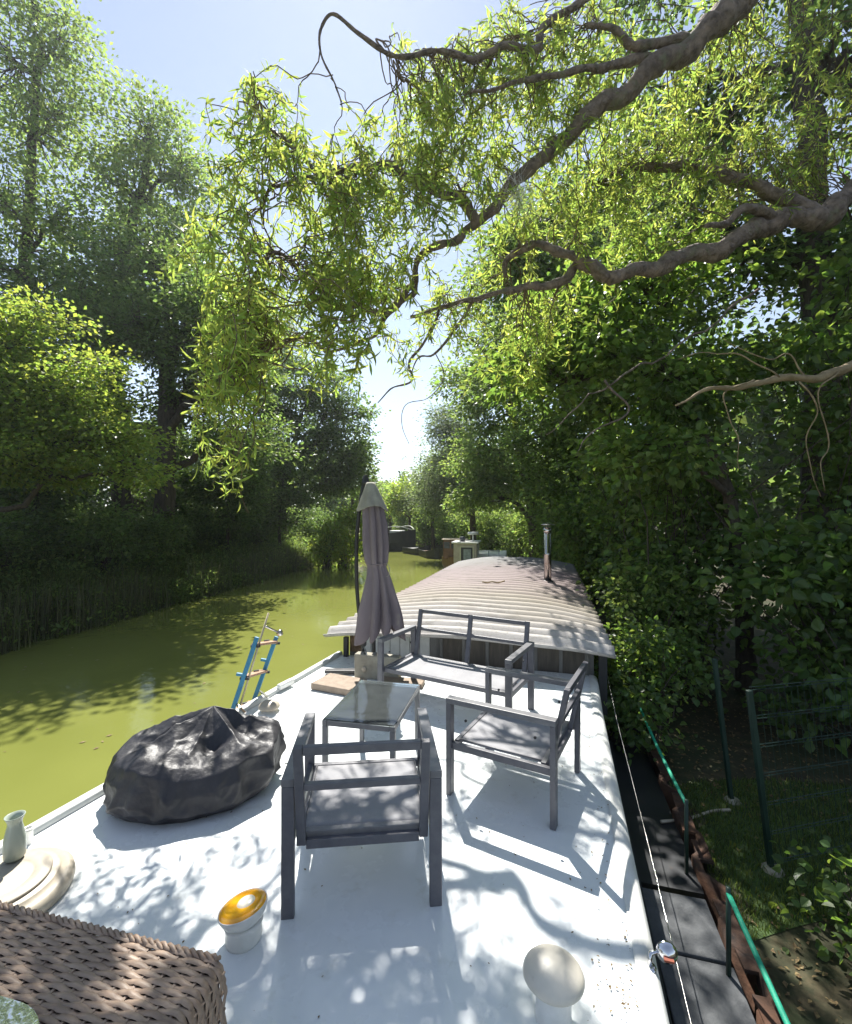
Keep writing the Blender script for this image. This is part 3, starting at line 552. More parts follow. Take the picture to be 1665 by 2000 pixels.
# ------------------------------------------------------------------ contorted willow overhanging from the right
def willow():
    bz = gz(6.4, 5.8)
    root = empty('contorted_willow', (6.4, 5.8, bz), label='contorted willow with twisting branches overhanging the boat from the right', cat='tree')
    o = np.array((6.4, 5.8, bz)); tb = MB(); wb = MB(); cb = MB(); sk = []
    def limb(path, r0, r1, n=6, amp=.012, keep=True, m=None):
        p = smooth(path, 6); k = len(p)
        ph = rng.uniform(0, 6, (3, 3)); s = np.concatenate(([0], np.cumsum(np.linalg.norm(np.diff(p, axis=0), axis=1))))
        for f, a in ((9, 1), (17, .5)): p = p + np.sin(s[:, None] * f + ph[0]) * amp * a
        (m or tb).tube(p - o, np.linspace(r0, r1, k) * (1 + .1 * rng.normal(size=k)), n)
        if keep: sk.extend(p)
        return p
    def px(l): return [P(*q) for q in l]
    limb([o - [0, 0, .4], (6.25, 5.6, 1.6), (6.0, 5.4, 4.2), (5.6, 5.2, 6.8), (4.9, 4.95, 8.1), (4.1, 4.75, 7.75)] + px([(1480, -40, 4.6), (1400, 45, 4.6), (1300, 115, 4.6), (1230, 165, 4.6), (1150, 225, 4.65), (1090, 270, 4.7)]), .2, .072, 10, .025)
    limb(px([(1090, 270, 4.7), (1045, 320, 4.75), (985, 375, 4.8), (950, 420, 4.85), (905, 455, 4.9)]), .072, .044, 9, .016)
    limb(px([(905, 455, 4.9), (850, 480, 4.9), (825, 500, 4.9), (808, 545, 4.9), (805, 572, 4.85), (785, 592, 4.8), (740, 635, 4.75), (700, 670, 4.7), (640, 692, 4.65)]), .044, .014, 8, .016)
    limb([(6.0, 5.4, 4.0)] + px([(1720, 365, 5.25), (1640, 400, 5.2), (1600, 425, 5.1), (1540, 425, 5.1), (1480, 445, 5.05), (1420, 478, 5), (1340, 500, 5), (1260, 525, 4.9), (1190, 543, 4.9)]), .14, .066, 10, .02)
    limb(px([(1190, 543, 4.9), (1160, 520, 4.9), (1120, 495, 4.9), (1070, 482, 5), (1015, 485, 5.1), (985, 510, 5.2), (990, 540, 5.25)]), .064, .024, 8, .018)
    limb(px([(1200, 540, 4.92), (1130, 515, 5), (1100, 550, 5.05), (1040, 555, 5.1), (1000, 567, 5.1), (930, 580, 5.1), (860, 602, 5.2), (805, 614, 5.2)]), .062, .018, 8, .018)
    limb(px([(1600, 425, 5.1), (1540, 385, 5.2), (1470, 358, 5.3), (1380, 325, 5.4), (1290, 322, 5.4), (1230, 326, 5.4), (1180, 350, 5.4), (1165, 372, 5.4)]), .085, .025, 8)
    limb(px([(1530, 425, 5.1), (1470, 405, 4.9), (1420, 430, 4.85), (1380, 440, 4.8)]), .06, .02, 7)
    limb(px([(1345, 72, 4.6), (1260, 80, 4.5), (1230, 75, 4.5), (1180, 45, 4.5), (1150, 40, 4.5)]), .05, .025)
    limb(px([(1270, 110, 4.6), (1200, 120, 4.5), (1130, 135, 4.4), (1050, 145, 4.35), (990, 165, 4.3), (920, 172, 4.3)]), .045, .012)
    limb(px([(1210, -60, 4.7), (1130, 0, 4.6), (1060, 50, 4.5), (1050, 90, 4.5), (985, 85, 4.4), (930, 110, 4.4), (890, 100, 4.3), (840, 95, 4.3), (790, 105, 4.2), (750, 95, 4.2), (700, 60, 4.2), (650, 20, 4.2), (628, 50, 4.2), (625, 100, 4.2), (650, 150, 4.2), (668, 195, 4.2)]), .04, .006, 6, .006)
    limb(px([(752, 95, 4.2), (735, 72, 4.2), (757, 85, 4.2), (770, 130, 4.2), (800, 160, 4.2)]), .01, .005, 5, .004)
    limb(px([(930, 430, 4.85), (905, 385, 4.7), (870, 380, 4.6), (830, 360, 4.5), (800, 340, 4.4), (760, 320, 4.3), (720, 328, 4.2), (690, 315, 4.2), (670, 330, 4.1), (620, 345, 4.0), (570, 345, 3.9), (540, 360, 3.8), (520, 390, 3.8), (510, 425, 3.75)]), .055, .008)
    limb(px([(806, 560, 4.9), (760, 600, 4.6), (730, 610, 4.5), (690, 595, 4.4), (640, 600, 4.3), (620, 590, 4.2), (585, 530, 4.0), (560, 500, 3.9), (530, 490, 3.8), (500, 540, 3.7), (470, 620, 3.6)]), .04, .008)
    limb(px([(650, 690, 4.65), (590, 660, 4.2), (540, 670, 3.9), (500, 690, 3.7), (450, 720, 3.5)]), .02, .008)
    limb(px([(620, 345, 4.0), (560, 270, 3.9), (520, 240, 3.8), (500, 190, 3.75), (490, 130, 3.75)]), .018, .005)
    limb(px([(860, 602, 5.2), (830, 665, 5.2), (800, 712, 5.2), (802, 742, 5.2), (765, 758, 5.2), (740, 788, 5.2)]), .02, .006)
    limb(px([(930, 580, 5.1), (890, 640, 5.2), (850, 690, 5.2), (815, 700, 5.2), (800, 740, 5.2)]), .02, .006)
    limb(px([(850, 690, 5.2), (868, 735, 5.2), (836, 778, 5.2), (792, 790, 5.2), (786, 830, 5.2), (800, 868, 5.2)]), .006, .003, 4, .004, False)
    limb(px([(1480, 560, 5.3), (1400, 625, 5.2), (1300, 690, 5.1), (1200, 742, 5.0), (1120, 800, 5.0), (1075, 842, 5.0)]), .017, .005, 6, .03)
    limb(px([(1180, 745, 5.0), (1230, 800, 5), (1150, 850, 5), (1130, 880, 5)]), .015, .005, 5, .01, False)
    limb(px([(1700, 700, 4.3), (1665, 718, 4.25), (1600, 735, 4.2), (1520, 742, 4.2), (1450, 752, 4.2), (1400, 760, 4.2), (1370, 770, 4.2), (1320, 790, 4.2)]), .05, .008, 8, .014, True, wb)
    for l in ([(1470, 748), (1420, 765), (1428, 820), (1440, 870), (1450, 912)], [(1560, 740), (1600, 800), (1575, 860), (1590, 930), (1605, 970)], [(1640, 720), (1600, 770), (1620, 860), (1605, 905), (1612, 960)],
              [(1520, 740), (1450, 690), (1390, 690), (1330, 700)], [(1580, 735), (1540, 690), (1500, 700), (1420, 665)]):
        limb([P(u, v, 4.15 + .02 * i) for i, (u, v) in enumerate(l)], .008, .003, 5, .014, False, wb)
    sk = np.array(sk)
    blobs = [(500, 170, 40, 80, 3.75, 7), (470, 310, 90, 90, 3.75, 15), (590, 270, 90, 90, 3.9, 19), (660, 390, 95, 80, 4.0, 27), (455, 470, 80, 110, 3.6, 22), (440, 620, 70, 110, 3.5, 28), (430, 780, 45, 75, 3.15, 13), (460, 880, 25, 40, 3.3, 3),
             (515, 600, 70, 70, 3.8, 16), (620, 470, 80, 80, 4.2, 26), (660, 560, 70, 60, 3.8, 18), (740, 470, 90, 90, 4.3, 32), (730, 580, 60, 40, 3.9, 10), (770, 330, 110, 100, 4.3, 44), (880, 260, 120, 110, 4.4, 46), (850, 180, 80, 70, 4.3, 22),
             (980, 120, 130, 110, 4.4, 46), (960, 300, 110, 100, 4.6, 40), (1100, 60, 130, 90, 4.5, 36), (1080, 190, 130, 90, 4.6, 34), (1150, 380, 140, 90, 4.9, 40), (1020, 430, 100, 60, 5.0, 22), (1250, 280, 120, 100, 5.0, 36), (1240, 460, 120, 60, 5.1, 22),
             (1350, 200, 120, 120, 4.9, 34), (1400, 380, 130, 70, 5.2, 26), (1500, 260, 130, 120, 5.2, 34), (1420, 60, 120, 90, 4.9, 24), (1600, 150, 90, 130, 5.2, 22), (1060, 610, 110, 45, 5.2, 22), (900, 560, 90, 50, 5.2, 18), (880, 640, 60, 50, 5.2, 10), (1000, 700, 80, 60, 5.3, 10), (1560, 340, 90, 60, 5.1, 14), (660, 650, 60, 40, 3.7, 10), (790, 640, 30, 40, 4.9, 2)]
    LP, LD = [], []
    for u, v, ru, rv, y, k in blobs:
        for _ in range(int(k * 1.12)):
            a = rng.normal(size=2) * .55; q = P(u + a[0] * ru, v + a[1] * rv, y + rng.normal() * .3 + (.38 if u > 840 else 0))
            dist = np.linalg.norm(sk - q, axis=1); s = sk[rng.choice(np.argsort(dist)[:25])]
            L = max(.25, np.linalg.norm(q - s)); m = 9 + int(L * 6)
            p = wig(s, q, m, .05, .03); hang = rng.uniform(.15, .5)
            t = np.linspace(0, 1, 9)[1:, None]; e = p[-1] + np.array((rng.normal() * .12, rng.normal() * .12, -hang)) * t
            p = np.vstack((p, e)); sc = np.arange(len(p))[:, None] * .8
            p = p + np.sin(sc + rng.uniform(0, 6, 3)) * .018
            wb2.tube(p - o, np.linspace(.0065, .0018, len(p)), 4, False)
            i0 = int(len(p) * .35); nl = rng.integers(22, 38)
            f = rng.uniform(i0, len(p) - 1.01, nl); ii = f.astype(int); LP.append(p[ii] + (p[ii + 1] - p[ii]) * (f - ii)[:, None])
            LD.append(rdir(nl) * .8 + [0, 0, -.55])
    LP = np.concatenate(LP) + rng.normal(size=(sum(map(len, LP)), 3)) * .02; LD = np.concatenate(LD); k = len(LP)
    curled(cb, LP - o, LD, rdir(k), rng.uniform(.085, .165, k), rng.uniform(.013, .024, k), rng.uniform(-2.7, 2.7, k))
    tb.build('trunk', M['wbark'], root, True); wb2.build('twigs', M['twig'], root, True)['kind'] = 'stuff'
    wb.build('dead_branch', M['deadtwig'], root, True)
    cb.build('crown', LM['willow'], root)['kind'] = 'stuff'
    print('willow leaves', k)
wb2 = MB()
willow()
# cobweb on the willow
mb = MB(); c = P(1015, 375, 4.6)
for i in range(90):
    a = c + rng.normal(size=3) * [.11, .08, .13]; e = c + rng.normal(size=3) * [.12, .08, .16]; mb.tube(wig(a, e, 5, .05, -.08), .0009, 3, False)
tag(mb.build('cobweb', M['web']), 'white tangled cobweb hanging under the thick willow branch', 'cobweb')

# ------------------------------------------------------------------ the houseboat
boat = empty('houseboat', (0, 0, 0), -YAW, label='white decked houseboat with arched corrugated cabin roof', cat='boat')
dy = np.array([-1.6, 0, 1.7, 3, 4.1, 4.85]); dxl = np.array([-2.66, -2.6, -2.49, -2.40, -2.33, -2.29]); dxr = np.array([.25, .275, .303, .33, .355, .39])
yy = np.linspace(-1.6, 4.85, 44); XL = np.interp(yy, dy, dxl); XR = np.interp(yy, dy, dxr)
t = np.linspace(0, 1, 20)
Gd = np.stack((XL[:, None] + (XR - XL)[:, None] * t, np.repeat(yy[:, None], 20, 1), .006 * np.sin(t * math.pi)[None] + 0 * yy[:, None]), -1)
MB().grid(Gd).build('deck', M['deck'], boat, True)
# rounded right-hand cabin side, lapped over the deck edge
prof = [(-.012, .0065), (0, .009), (.03, .006), (.05, -.004), (.066, -.025), (.074, -.06), (.078, -.3), (.08, -.62)]
Gs = np.stack([np.stack((XR + a, yy, np.full_like(yy, z)), -1) for a, z in prof], 1)
MB().grid(Gs).build('side_coaming', M['white'], boat, True)
Gw = np.stack([np.stack((XL + a, yy, np.full_like(yy, z)), -1) for a, z in [(.004, .002), (.002, .028), (-.012, .036), (-.05, .036), (-.062, .028), (-.064, -.02), (-.06, -.12)]], 1)
MB().grid(Gw[:, ::-1]).build('gunwale', pmat('grey_white_gunwale', (.62, .64, .62), (.5, .52, .5), 6, .45), boat, True)
hb = MB()
for xs, z1 in ((XL - .055, -.03), (XR + .2, -.66)):
    hb.grid(np.stack([np.stack((xs, yy, np.full_like(yy, z)), -1) for z in (z1, -.8, -1.25)], 1))
hb.grid(np.stack([np.stack((XR + a, yy, np.full_like(yy, -.62)), -1) for a in (.078, .2)], 1))
hb.box((.72, .35, -.74), (.4, 2.8, .04)); hb.box((.72, 4.3, -.76), (.4, 2.2, .04))  # dark plates added so the gap beside the boat reads as shade
hb.box((-.9, 8.6, -.75), (2.7, 7.6, 1.0)); hb.box((-1.2, -1.6, -.7), (2.9, .04, 1.2))
hb.build('hull', M['hull'], boat)
# cabin end wall
wall = MB().box((-.9, 4.95, .11), (2.66, .06, .42)).build('cabin_wall', M['batten'], boat)
px0 = -2.02
for i in range(7):                                     # white boards
    MB().box((px0 + i * .115, 4.912, .125), (.108, .016, .30)).build('board', M['white'], wall, bevel=.003)
xs = np.linspace(-1.14, .36, 7)
for i in range(6):
    MB().box(((xs[i] + xs[i + 1]) / 2, 4.914, .12), (xs[1] - xs[0] - .035, .012, .30)).build('panel', M['panelwood'], wall, bevel=.002)
for x in xs: MB().box((x, 4.906, .12), (.036, .034, .30)).build('batten', M['batten'], wall, bevel=.003)
MB().box((-2.14, 4.91, .13), (.15, .05, .2)).build('rotten_board', M['rotten'], wall, bevel=.008)
MB().box((-2.22, 4.80, .09), (.05, .05, .26)).build('corner_post', M['black'], wall, bevel=.004)
MB().box((.50, 4.78, -.05), (.075, .075, .62)).build('corner_post', M['hull'], wall, bevel=.004)
# roof
pitch = .235; ny = int(7.9 / pitch * 8); ry = np.linspace(4.58, 12.45, ny); rx = np.linspace(-2.40, .60, 49)
RX, RY = np.meshgrid(rx, ry); s = (RX + .9) / 1.5
rise = np.interp(RY, [4.58, 5.4, 7, 13], [.085, .12, .165, .165])
RZ = .285 + rise * (1 - np.abs(s) ** 2.2) + .043 * np.sin(RY / pitch * 2 * math.pi + .1 * np.sin(RX * 2)) + .006 * np.sin(RX * 5 + RY * 1.3)
MB().grid(np.stack((RX, RY + .012 * np.sin(RX * 2.1), RZ), -1)).build('roof', M['roofm'], boat, True, solid=.008)
ch = MB().lathe([(.0, -.12), (.064, -.12), (.064, .42), (.066, .425), (.066, .45), (.06, .455), (.06, .90), (.0, .90)], 24, (-.03, 8.4, .47)).build('chimney', M['steel'], boat, True)
MB().lathe([(.062, .82), (.069, .82), (.069, .88), (.062, .88)], 24, (-.03, 8.4, .47)).build('collar', M['chrome'], ch, True)
for a in range(4): MB().box((-.03 + .05 * math.cos(a * 1.571 + .4), 8.4 + .05 * math.sin(a * 1.571 + .4), 1.40), (.012, .004, .10), a * 1.571 + 1.97).build('strut', M['steel'], ch)
MB().lathe([(0, .945), (.105, .945), (.115, .953), (.105, .962), (.06, .975), (0, .982)], 24, (-.03, 8.4, .47)).build('cowl', M['steel'], ch, True)
MB().lathe([(.062, -.02), (.09, -.03), (.10, -.06)], 24, (-.03, 8.4, .47)).build('flashing', M['black'], ch, True)
# small deck fittings
def wb_(u, v, z=0):
    p = PD(u, v, z); x, y = w2b(p[0], p[1]); return np.array((x, y, z))
def vent(c, r, h, rot=0, mat='cream', neck=None, nh=.08):
    p = empty('mushroom_vent', c); p.parent = boat
    n = 10; pr = [(0.0, nh - .012), (r * .9, nh - .012), (r, nh)] + [(r * math.cos(a), nh + h * math.sin(a)) for a in np.linspace(.12, math.pi / 2, 9)]
    MB().lathe(pr, 40).build('cap', M[mat], p, True)
    MB().lathe([(r * .62, 0), (r * .58, .01), (r * .56, nh)], 32).build('neck', M['white'], p, True)
    return p
vent(wb_(1080, 1982), .096, .045, mat='offwhite', nh=.135)
vent(wb_(527, 1388), .085, .05, mat='cream', nh=.035)
vent(wb_(992, 1338), .085, .04, mat='metal', nh=.03)
h = MB().lathe([(.0, .0), (.225, .0), (.245, .01), (.25, .03), (.245, .05), (.226, .062), (.20, .066), (.198, .072), (.19, .076), (.0, .078)], 56, wb_(4, 1758)).build('round_hatch', M['cream'], boat, True)
hc = wb_(4, 1758)
MB().lathe([(.0, .077), (.166, .077), (.17, .082), (.165, .088), (.11, .089), (.105, .086), (.10, .089), (0, .09)], 56, hc).build('lid', pmat('hatch_lid_cream', (.44, .40, .32), (.35, .31, .25), 9, .5), h, True)
pc = wb_(58, 1645); MB().lathe([(.02, 0), (.02, .06), (.024, .062), (.024, .075), (.014, .075), (.014, .05)], 20, pc).build('pipe_stub', M['white'], boat, True)
# chrome lamp on the coaming
pl = wb_(1243, 1868); a = empty('side_lamp', pl + [.045, 0, -.02]); a.parent = boat
MB().lathe([(0, 0), (.024, 0), (.024, .008), (.016, .012), (0, .013)], 20, (-.01, -.02, .012)).build('mount', M['chrome'], a, True)
MB().tube([(-.01, -.02, .02), (.0, 0, .05), (.03, .01, .055)], .008, 8).build('arm', M['chrome'], a, True)
MB().lathe([(.0, -.02), (.022, -.018), (.033, -.006), (.036, 0), (.033, .006), (.022, .018), (0, .022)], 24, (.055, .012, .055), Matrix.Rotation(R(75), 3, 'X')).build('lens', M['chrome'], a, True)
MB().box((.055, -.0, .055), (.032, .05, .007)).build('reflector_bar', pmat('reflector_red', (.3, .1, .06), (.2, .06, .04), 9, .3), a)
# cable drooping along the side
cp = [b2w(.52, y, z) for y, z in ((4.6, .1), (4.0, -.04), (3.4, -.12), (2.8, -.2), (2.2, -.3), (1.6, -.42))]
tag(MB().tube(smooth(cp), .0028, 6).build('cable', M['steel'], None, True), 'thin pale cable slung along the outside of the right deck edge', 'cable')

# ------------------------------------------------------------------ garden furniture
def seat_frame(name, label, loc, rz, Wd=.64, D=.62, mid=False, cat='chair', group=None):
    c = empty(name, loc, rz, label=label, cat=cat, group=group); A = .55; pw, pd = .05, .03
    for s in (-1, 1):
        x = s * (Wd / 2 - pw / 2)
        MB().box((x, D / 2 - pd / 2, (A - .03) / 2), (pw, pd, A - .03)).build('leg', M['metal'], c, bevel=.003)
        MB().box((x, -D / 2 + pd / 2, (A - .03) / 2), (pw, pd, A - .03)).build('leg', M['metal'], c, bevel=.003)
        MB().box((x, 0, A - .014), (pw + .001, D + .001, .031)).build('armrest', M['metalt'], c, bevel=.003)
        MB().box((x - s * .005, 0, .278), (.026, D - 2 * pd - .002, .04)).build('side_rail', M['metal'], c, bevel=.003)
        for yb in (D / 2 - .1, -D / 2 + .12): MB().lathe([(0, 0), (.008, 0), (.008, .006), (0, .008)], 10, (x - s * .026, yb, .42), Matrix.Rotation(-s * R(90), 3, 'Y')).build('bolt', M['black'], c)
    iw = Wd - 2 * pw
    MB().box((0, D / 2 - .045, .285), (iw - .002, .028, .036)).build('front_rail', M['metal'], c, bevel=.003)
    MB().box((0, -D / 2 + .075, .285), (iw - .002, .028, .036)).build('rear_rail', M['metalt'], c, bevel=.003)
    gx_ = np.linspace(-iw / 2 + .012, iw / 2 - .012, 14); gy_ = np.linspace(-D / 2 + .09, D / 2 - .058, 12); a, b_ = np.meshgrid(gx_, gy_)
    zz = .296 - .012 * np.sin((a / iw + .5) * math.pi) * np.sin((b_ - gy_[0]) / (gy_[-1] - gy_[0]) * math.pi)
    st = MB().grid(np.stack((a, b_, zz), -1)).build('seat', M['sling'], c, True, solid=.006)
    for s in (-1, 1): MB().tube([(s * (iw / 2 - .018), gy_[0], .300), (s * (iw / 2 - .018), gy_[-1], .300)], .005, 6).build('piping', M['metalt'], st, True)
    yb = lambda z: -D / 2 + .05 - (z - .27) * .22
    bf = empty('backrest'); bf.parent = c
    xs_ = [-iw / 2 + .022, iw / 2 - .022] + ([0] if mid else [])
    for x in xs_: MB().beam((x, yb(.262), .262), (x, yb(.70), .70), .036, .028, (0, 1, 0)).build('post', M['metal'], bf, bevel=.003)
    segs_ = sorted(xs_)
    for z, hh in ((.684, .034), (.525, .026), (.262, .036)):
        for x0, x1 in zip(segs_[:-1], segs_[1:]):
            MB().box(((x0 + x1) / 2, yb(z), z), (x1 - x0 - .037, .027, hh)).build('rail', M['metal'], bf, bevel=.003)
    return c
seat_frame('armchair', 'grey metal armchair seen from behind in the middle foreground', (-.285, 2.16, .004), R(6))
seat_frame('armchair', 'grey metal armchair turned sideways at the right deck edge', (.54, 2.76, .004), R(60.6))
seat_frame('loveseat', 'grey metal two seat garden bench in front of the cabin roof', (.24, 3.84, .004), R(150), 1.18, .56, True, 'bench')
tb_ = empty('coffee_table', (-.317, 2.90, .004), R(-11.7), label='low glass topped coffee table with grey metal frame', cat='table')
tw, tl, th = .43, .645, .425
for sx in (-1, 1):
    for sy in (-1, 1): MB().box((sx * (tw / 2 - .015), sy * (tl / 2 - .015), (th - .03) / 2), (.03, .03, th - .03)).build('leg', M['metalt'], tb_, bevel=.003)
    MB().box((sx * (tw / 2 - .014), 0, th - .0145), (.028, tl, .03)).build('side_rail', M['metalt'], tb_, bevel=.003)
    MB().box((0, sx * (tl / 2 - .014), th - .0145), (tw - .058, .028, .03)).build('end_rail', M['metalt'], tb_, bevel=.003)
MB().box((0, 0, th + .004), (tw - .012, tl - .012, .006)).build('glass_top', M['glass'], tb_)

# ------------------------------------------------------------------ black covered barbecue
def grill():
    root = empty('grill_cover', (-1.34, 2.68, .002), R(14), label='black plastic cover draped over a low barbecue on the deck', cat='cover')
    nt_, na = 90, 260; th = np.arange(na + 1) / na * 2 * math.pi; G = np.zeros((nt_, na + 1, 3))
    spk = np.array([.1, 1.0, 1.9, 2.75, 3.75, 4.6, 5.45]); gap = np.abs((th[:, None] - spk[None] + math.pi) % (2 * math.pi) - math.pi).min(1)
    hgt = .03 * np.sin(th * 2 + 1) + .02 * np.sin(th * 5)
    ph = lambda a, b_, c_: np.array([mnoise.noise(Vector((math.cos(x) * a, math.sin(x) * a, b_ + c_))) for x in th[:-1]] + [mnoise.noise(Vector((a, 0, b_ + c_)))])
    for k in range(nt_):
        t = k / (nt_ - 1)
        r = np.interp(t, [0, .1, .42, .5, .62, .8, .93, 1], [0, .16, .86, .97, 1.02, .99, .9, .82]); z = np.interp(t, [0, .1, .42, .5, .62, .8, .93, 1], [.44, .412, .29, .245, .17, .07, .012, 0])
        top = math.sin(min(1, t / .5) * math.pi); side = np.clip((t - .4) / .25, 0, 1) * np.clip((1.02 - t) / .2, 0, 1)
        sag = np.minimum(gap / .45, 1) ** .7
        rk = max(.03, r); n1 = 1 - np.abs(ph(1.7 * rk, t * 2.4, 0)) * 2; n2 = 1 - np.abs(ph(3.6 * rk, t * 4.4 + .9 * math.sin(t * 6), 7)) * 2; n3 = 1 - np.abs(ph(9 * rk, t * 9, 13)) * 2
        rr = r * (1 + side * (.11 * (n1 - .5) + .075 * (n2 - .5) + .014 * n3) + .02 * np.sin(th * 3 + 1))
        zz = z + hgt * math.sin(min(1, t * 1.6) * math.pi / 2) * (1 - t) * 1.6 - top * (.05 * sag * min(1, t * 5)) + top * (.02 * (n1 - .6) + .022 * (n2 - .5) + .006 * n3) * min(1, t * 4)
        ox, oy = .08 * (1 - t) ** 1.5, .10 * (1 - t) ** 1.5
        ell = (np.abs(np.cos(th)) ** 2.4 + np.abs(np.sin(th)) ** 2.4) ** (-1 / 2.4)
        G[k, :, 0] = ox + .44 * rr * ell * np.cos(th); G[k, :, 1] = oy + .33 * rr * ell * np.sin(th); G[k, :, 2] = np.maximum(zz, .0)
    o = MB().grid(G[:, ::-1]).build('sheet', M['cover'], root, True)
    MB().tube(smooth([(.50, -.02, .10), (.53, -.05, .11), (.55, -.03, .08), (.53, 0, .06), (.50, -.01, .05)]), .003, 5).build('drawstring', M['black'], root, True)
grill()

# ------------------------------------------------------------------ closed parasol and its weights
def parasol():
    c = np.array((-.56, 4.62, 0.0)); root = empty('parasol', c, label='closed mauve grey cantilever parasol standing by the cabin wall', cat='parasol')
    q = lambda u, v, y=4.6: P(u, v, y) - c
    MB().tube(smooth([q(713, 1290), q(708, 1251), q(698, 1153), q(697, 1056), q(704, 985), q(713, 930)]), .019, 10).build('arm', M['black'], root, True)
    MB().tube([q(731, 1325, 4.75), q(729, 1100, 4.75), q(717, 940, 4.68)], .021, 10).build('pole', M['black'], root, True)
    MB().lathe([(0, 0), (.04, 0), (.044, .02), (.03, .05), (.022, .1), (0, .1)], 16, q(715, 945) + [0, 0, -.01]).build('top_hub', M['black'], root, True)
    MB().box(q(711, 1252), (.05, .06, .09)).build('crank_box', M['black'], root, bevel=.006)
    MB().tube(smooth([q(711, 1262, 4.55), q(716, 1275, 4.5), q(722, 1290, 4.5)]), .007, 6).build('crank', M['steel'], root, True)
    # canopy: pleated and twisted, tied in the middle
    V = np.array([0, 40, 80, 120, 150, 162, 180, 220, 255, 275, 288]) + 945.0; cu = np.array([725, 727, 731, 733, 735, 737, 741, 744, 746, 747, 748]); rr = np.array([.03, .085, .10, .105, .095, .082, .10, .14, .175, .19, .195])
    vv = np.linspace(0, 1, 60); vi = np.interp(vv, np.linspace(0, 1, 11), V); ui = np.interp(vi, V, cu); ri = np.interp(vi, V, rr)
    th = np.arange(120) / 120 * 2 * math.pi; G = np.zeros((60, 121, 3))
    for k in range(60):
        tw_ = vv[k] * 2.4 + .55 * np.sin(th * 1 + .8) + .3 * np.sin(2 * th + 3 * vv[k]); am = np.interp(vi[k], [945, 985, 1095, 1107, 1180, 1245], [.05, .4, .42, .2, .5, .6])
        r = ri[k] * (1 + am * np.abs(np.cos(4 * th + tw_)) ** 1.5 - am * .5 + .12 * np.sin(3 * th + 2 + tw_) + .05 * np.sin(13 * th + 4 * tw_) + .03 * np.sin(9 * th - 9 * vv[k]))
        hem = 0 if k < 45 else (k - 45) / 15 * (14 * np.sin(2 * th + .5) + 20 * np.abs(np.cos(4 * th + tw_)) - 8)
        ctr = q(ui[k], vi[k], 4.5)
        G[k, :120, 0] = ctr[0] + r * np.cos(th); G[k, :120, 1] = ctr[1] + .75 * r * np.sin(th); G[k, :120, 2] = ctr[2] - np.asarray(hem) / F * 4.5
        G[k, 120] = G[k, 0]
    MB().grid(G).build('canopy', M['canvas'], root, True, solid=.004)
    G2 = np.zeros((14, 97, 3)); t2 = np.arange(97) / 96 * 2 * math.pi
    for k in range(14):
        s = k / 13; r = (.035 + .095 * s ** .8) * (1 + .22 * s * np.abs(np.cos(4 * t2 + .6)) + .06 * np.sin(3 * t2)); ctr = q(724 + 4 * s, 942 + 52 * s, 4.5)
        G2[k, :, 0] = ctr[0] + r * np.cos(t2); G2[k, :, 1] = ctr[1] + r * .8 * np.sin(t2); G2[k, :, 2] = ctr[2] - .025 * s * np.sin(2 * t2 + 1)
    MB().grid(G2).build('vent_cap', M['canvas2'], root, True, solid=.004)
    tt = np.linspace(0, 2 * math.pi, 30); ct = q(738, 1101, 4.5)
    MB().tube(np.stack((ct[0] + .093 * np.cos(tt), ct[1] + .072 * np.sin(tt), ct[2] + .012 * np.cos(tt)), 1), .007, 6).build('strap', M['canvas'], root, True)
    MB().tube(smooth([ct + [.085, -.04, .01], ct + [.12, -.05, -.03], ct + [.115, -.06, -.1], ct + [.09, -.06, -.12]]), .004, 5).build('strap_end', M['canvas2'], root, True)
    MB().box((.0, .0, .035), (.9, .07, .03)).build('base_bar', M['black'], root, bevel=.004)
parasol()
sl = empty('weight_block', (-.47, 4.50, .0), R(-16), label='upright beige concrete weight block at the foot of the parasol', cat='block')
MB().box((0, 0, .12), (.46, .10, .235)).build('block', M['stone'], sl, bevel=.012)
MB().lathe([(0, 0), (.022, 0), (.026, .008), (.016, .012), (0, .012)], 16, (-.12, -.051, .10), Matrix.Rotation(R(90), 3, 'X')).build('plug', M['cream'], sl, True)
for x in (-.15, -.03): MB().box((x, -.002, .243), (.04, .06, .014)).build('notch', M['batten'], sl, bevel=.003)
tag(MB().box((-.80, 4.26, .035), (.42, .30, .06), R(-24)).build('rubber_slab', M['brownslab'], bevel=.008), 'flat brown slab lying on the deck beside the concrete weight block', 'slab')
tag(MB().box((-.22, 4.33, .026), (.40, .16, .045), R(-10)).build('rubber_slab', M['brownslab'], bevel=.008), 'small brown slab half hidden behind the left leg of the bench', 'slab')

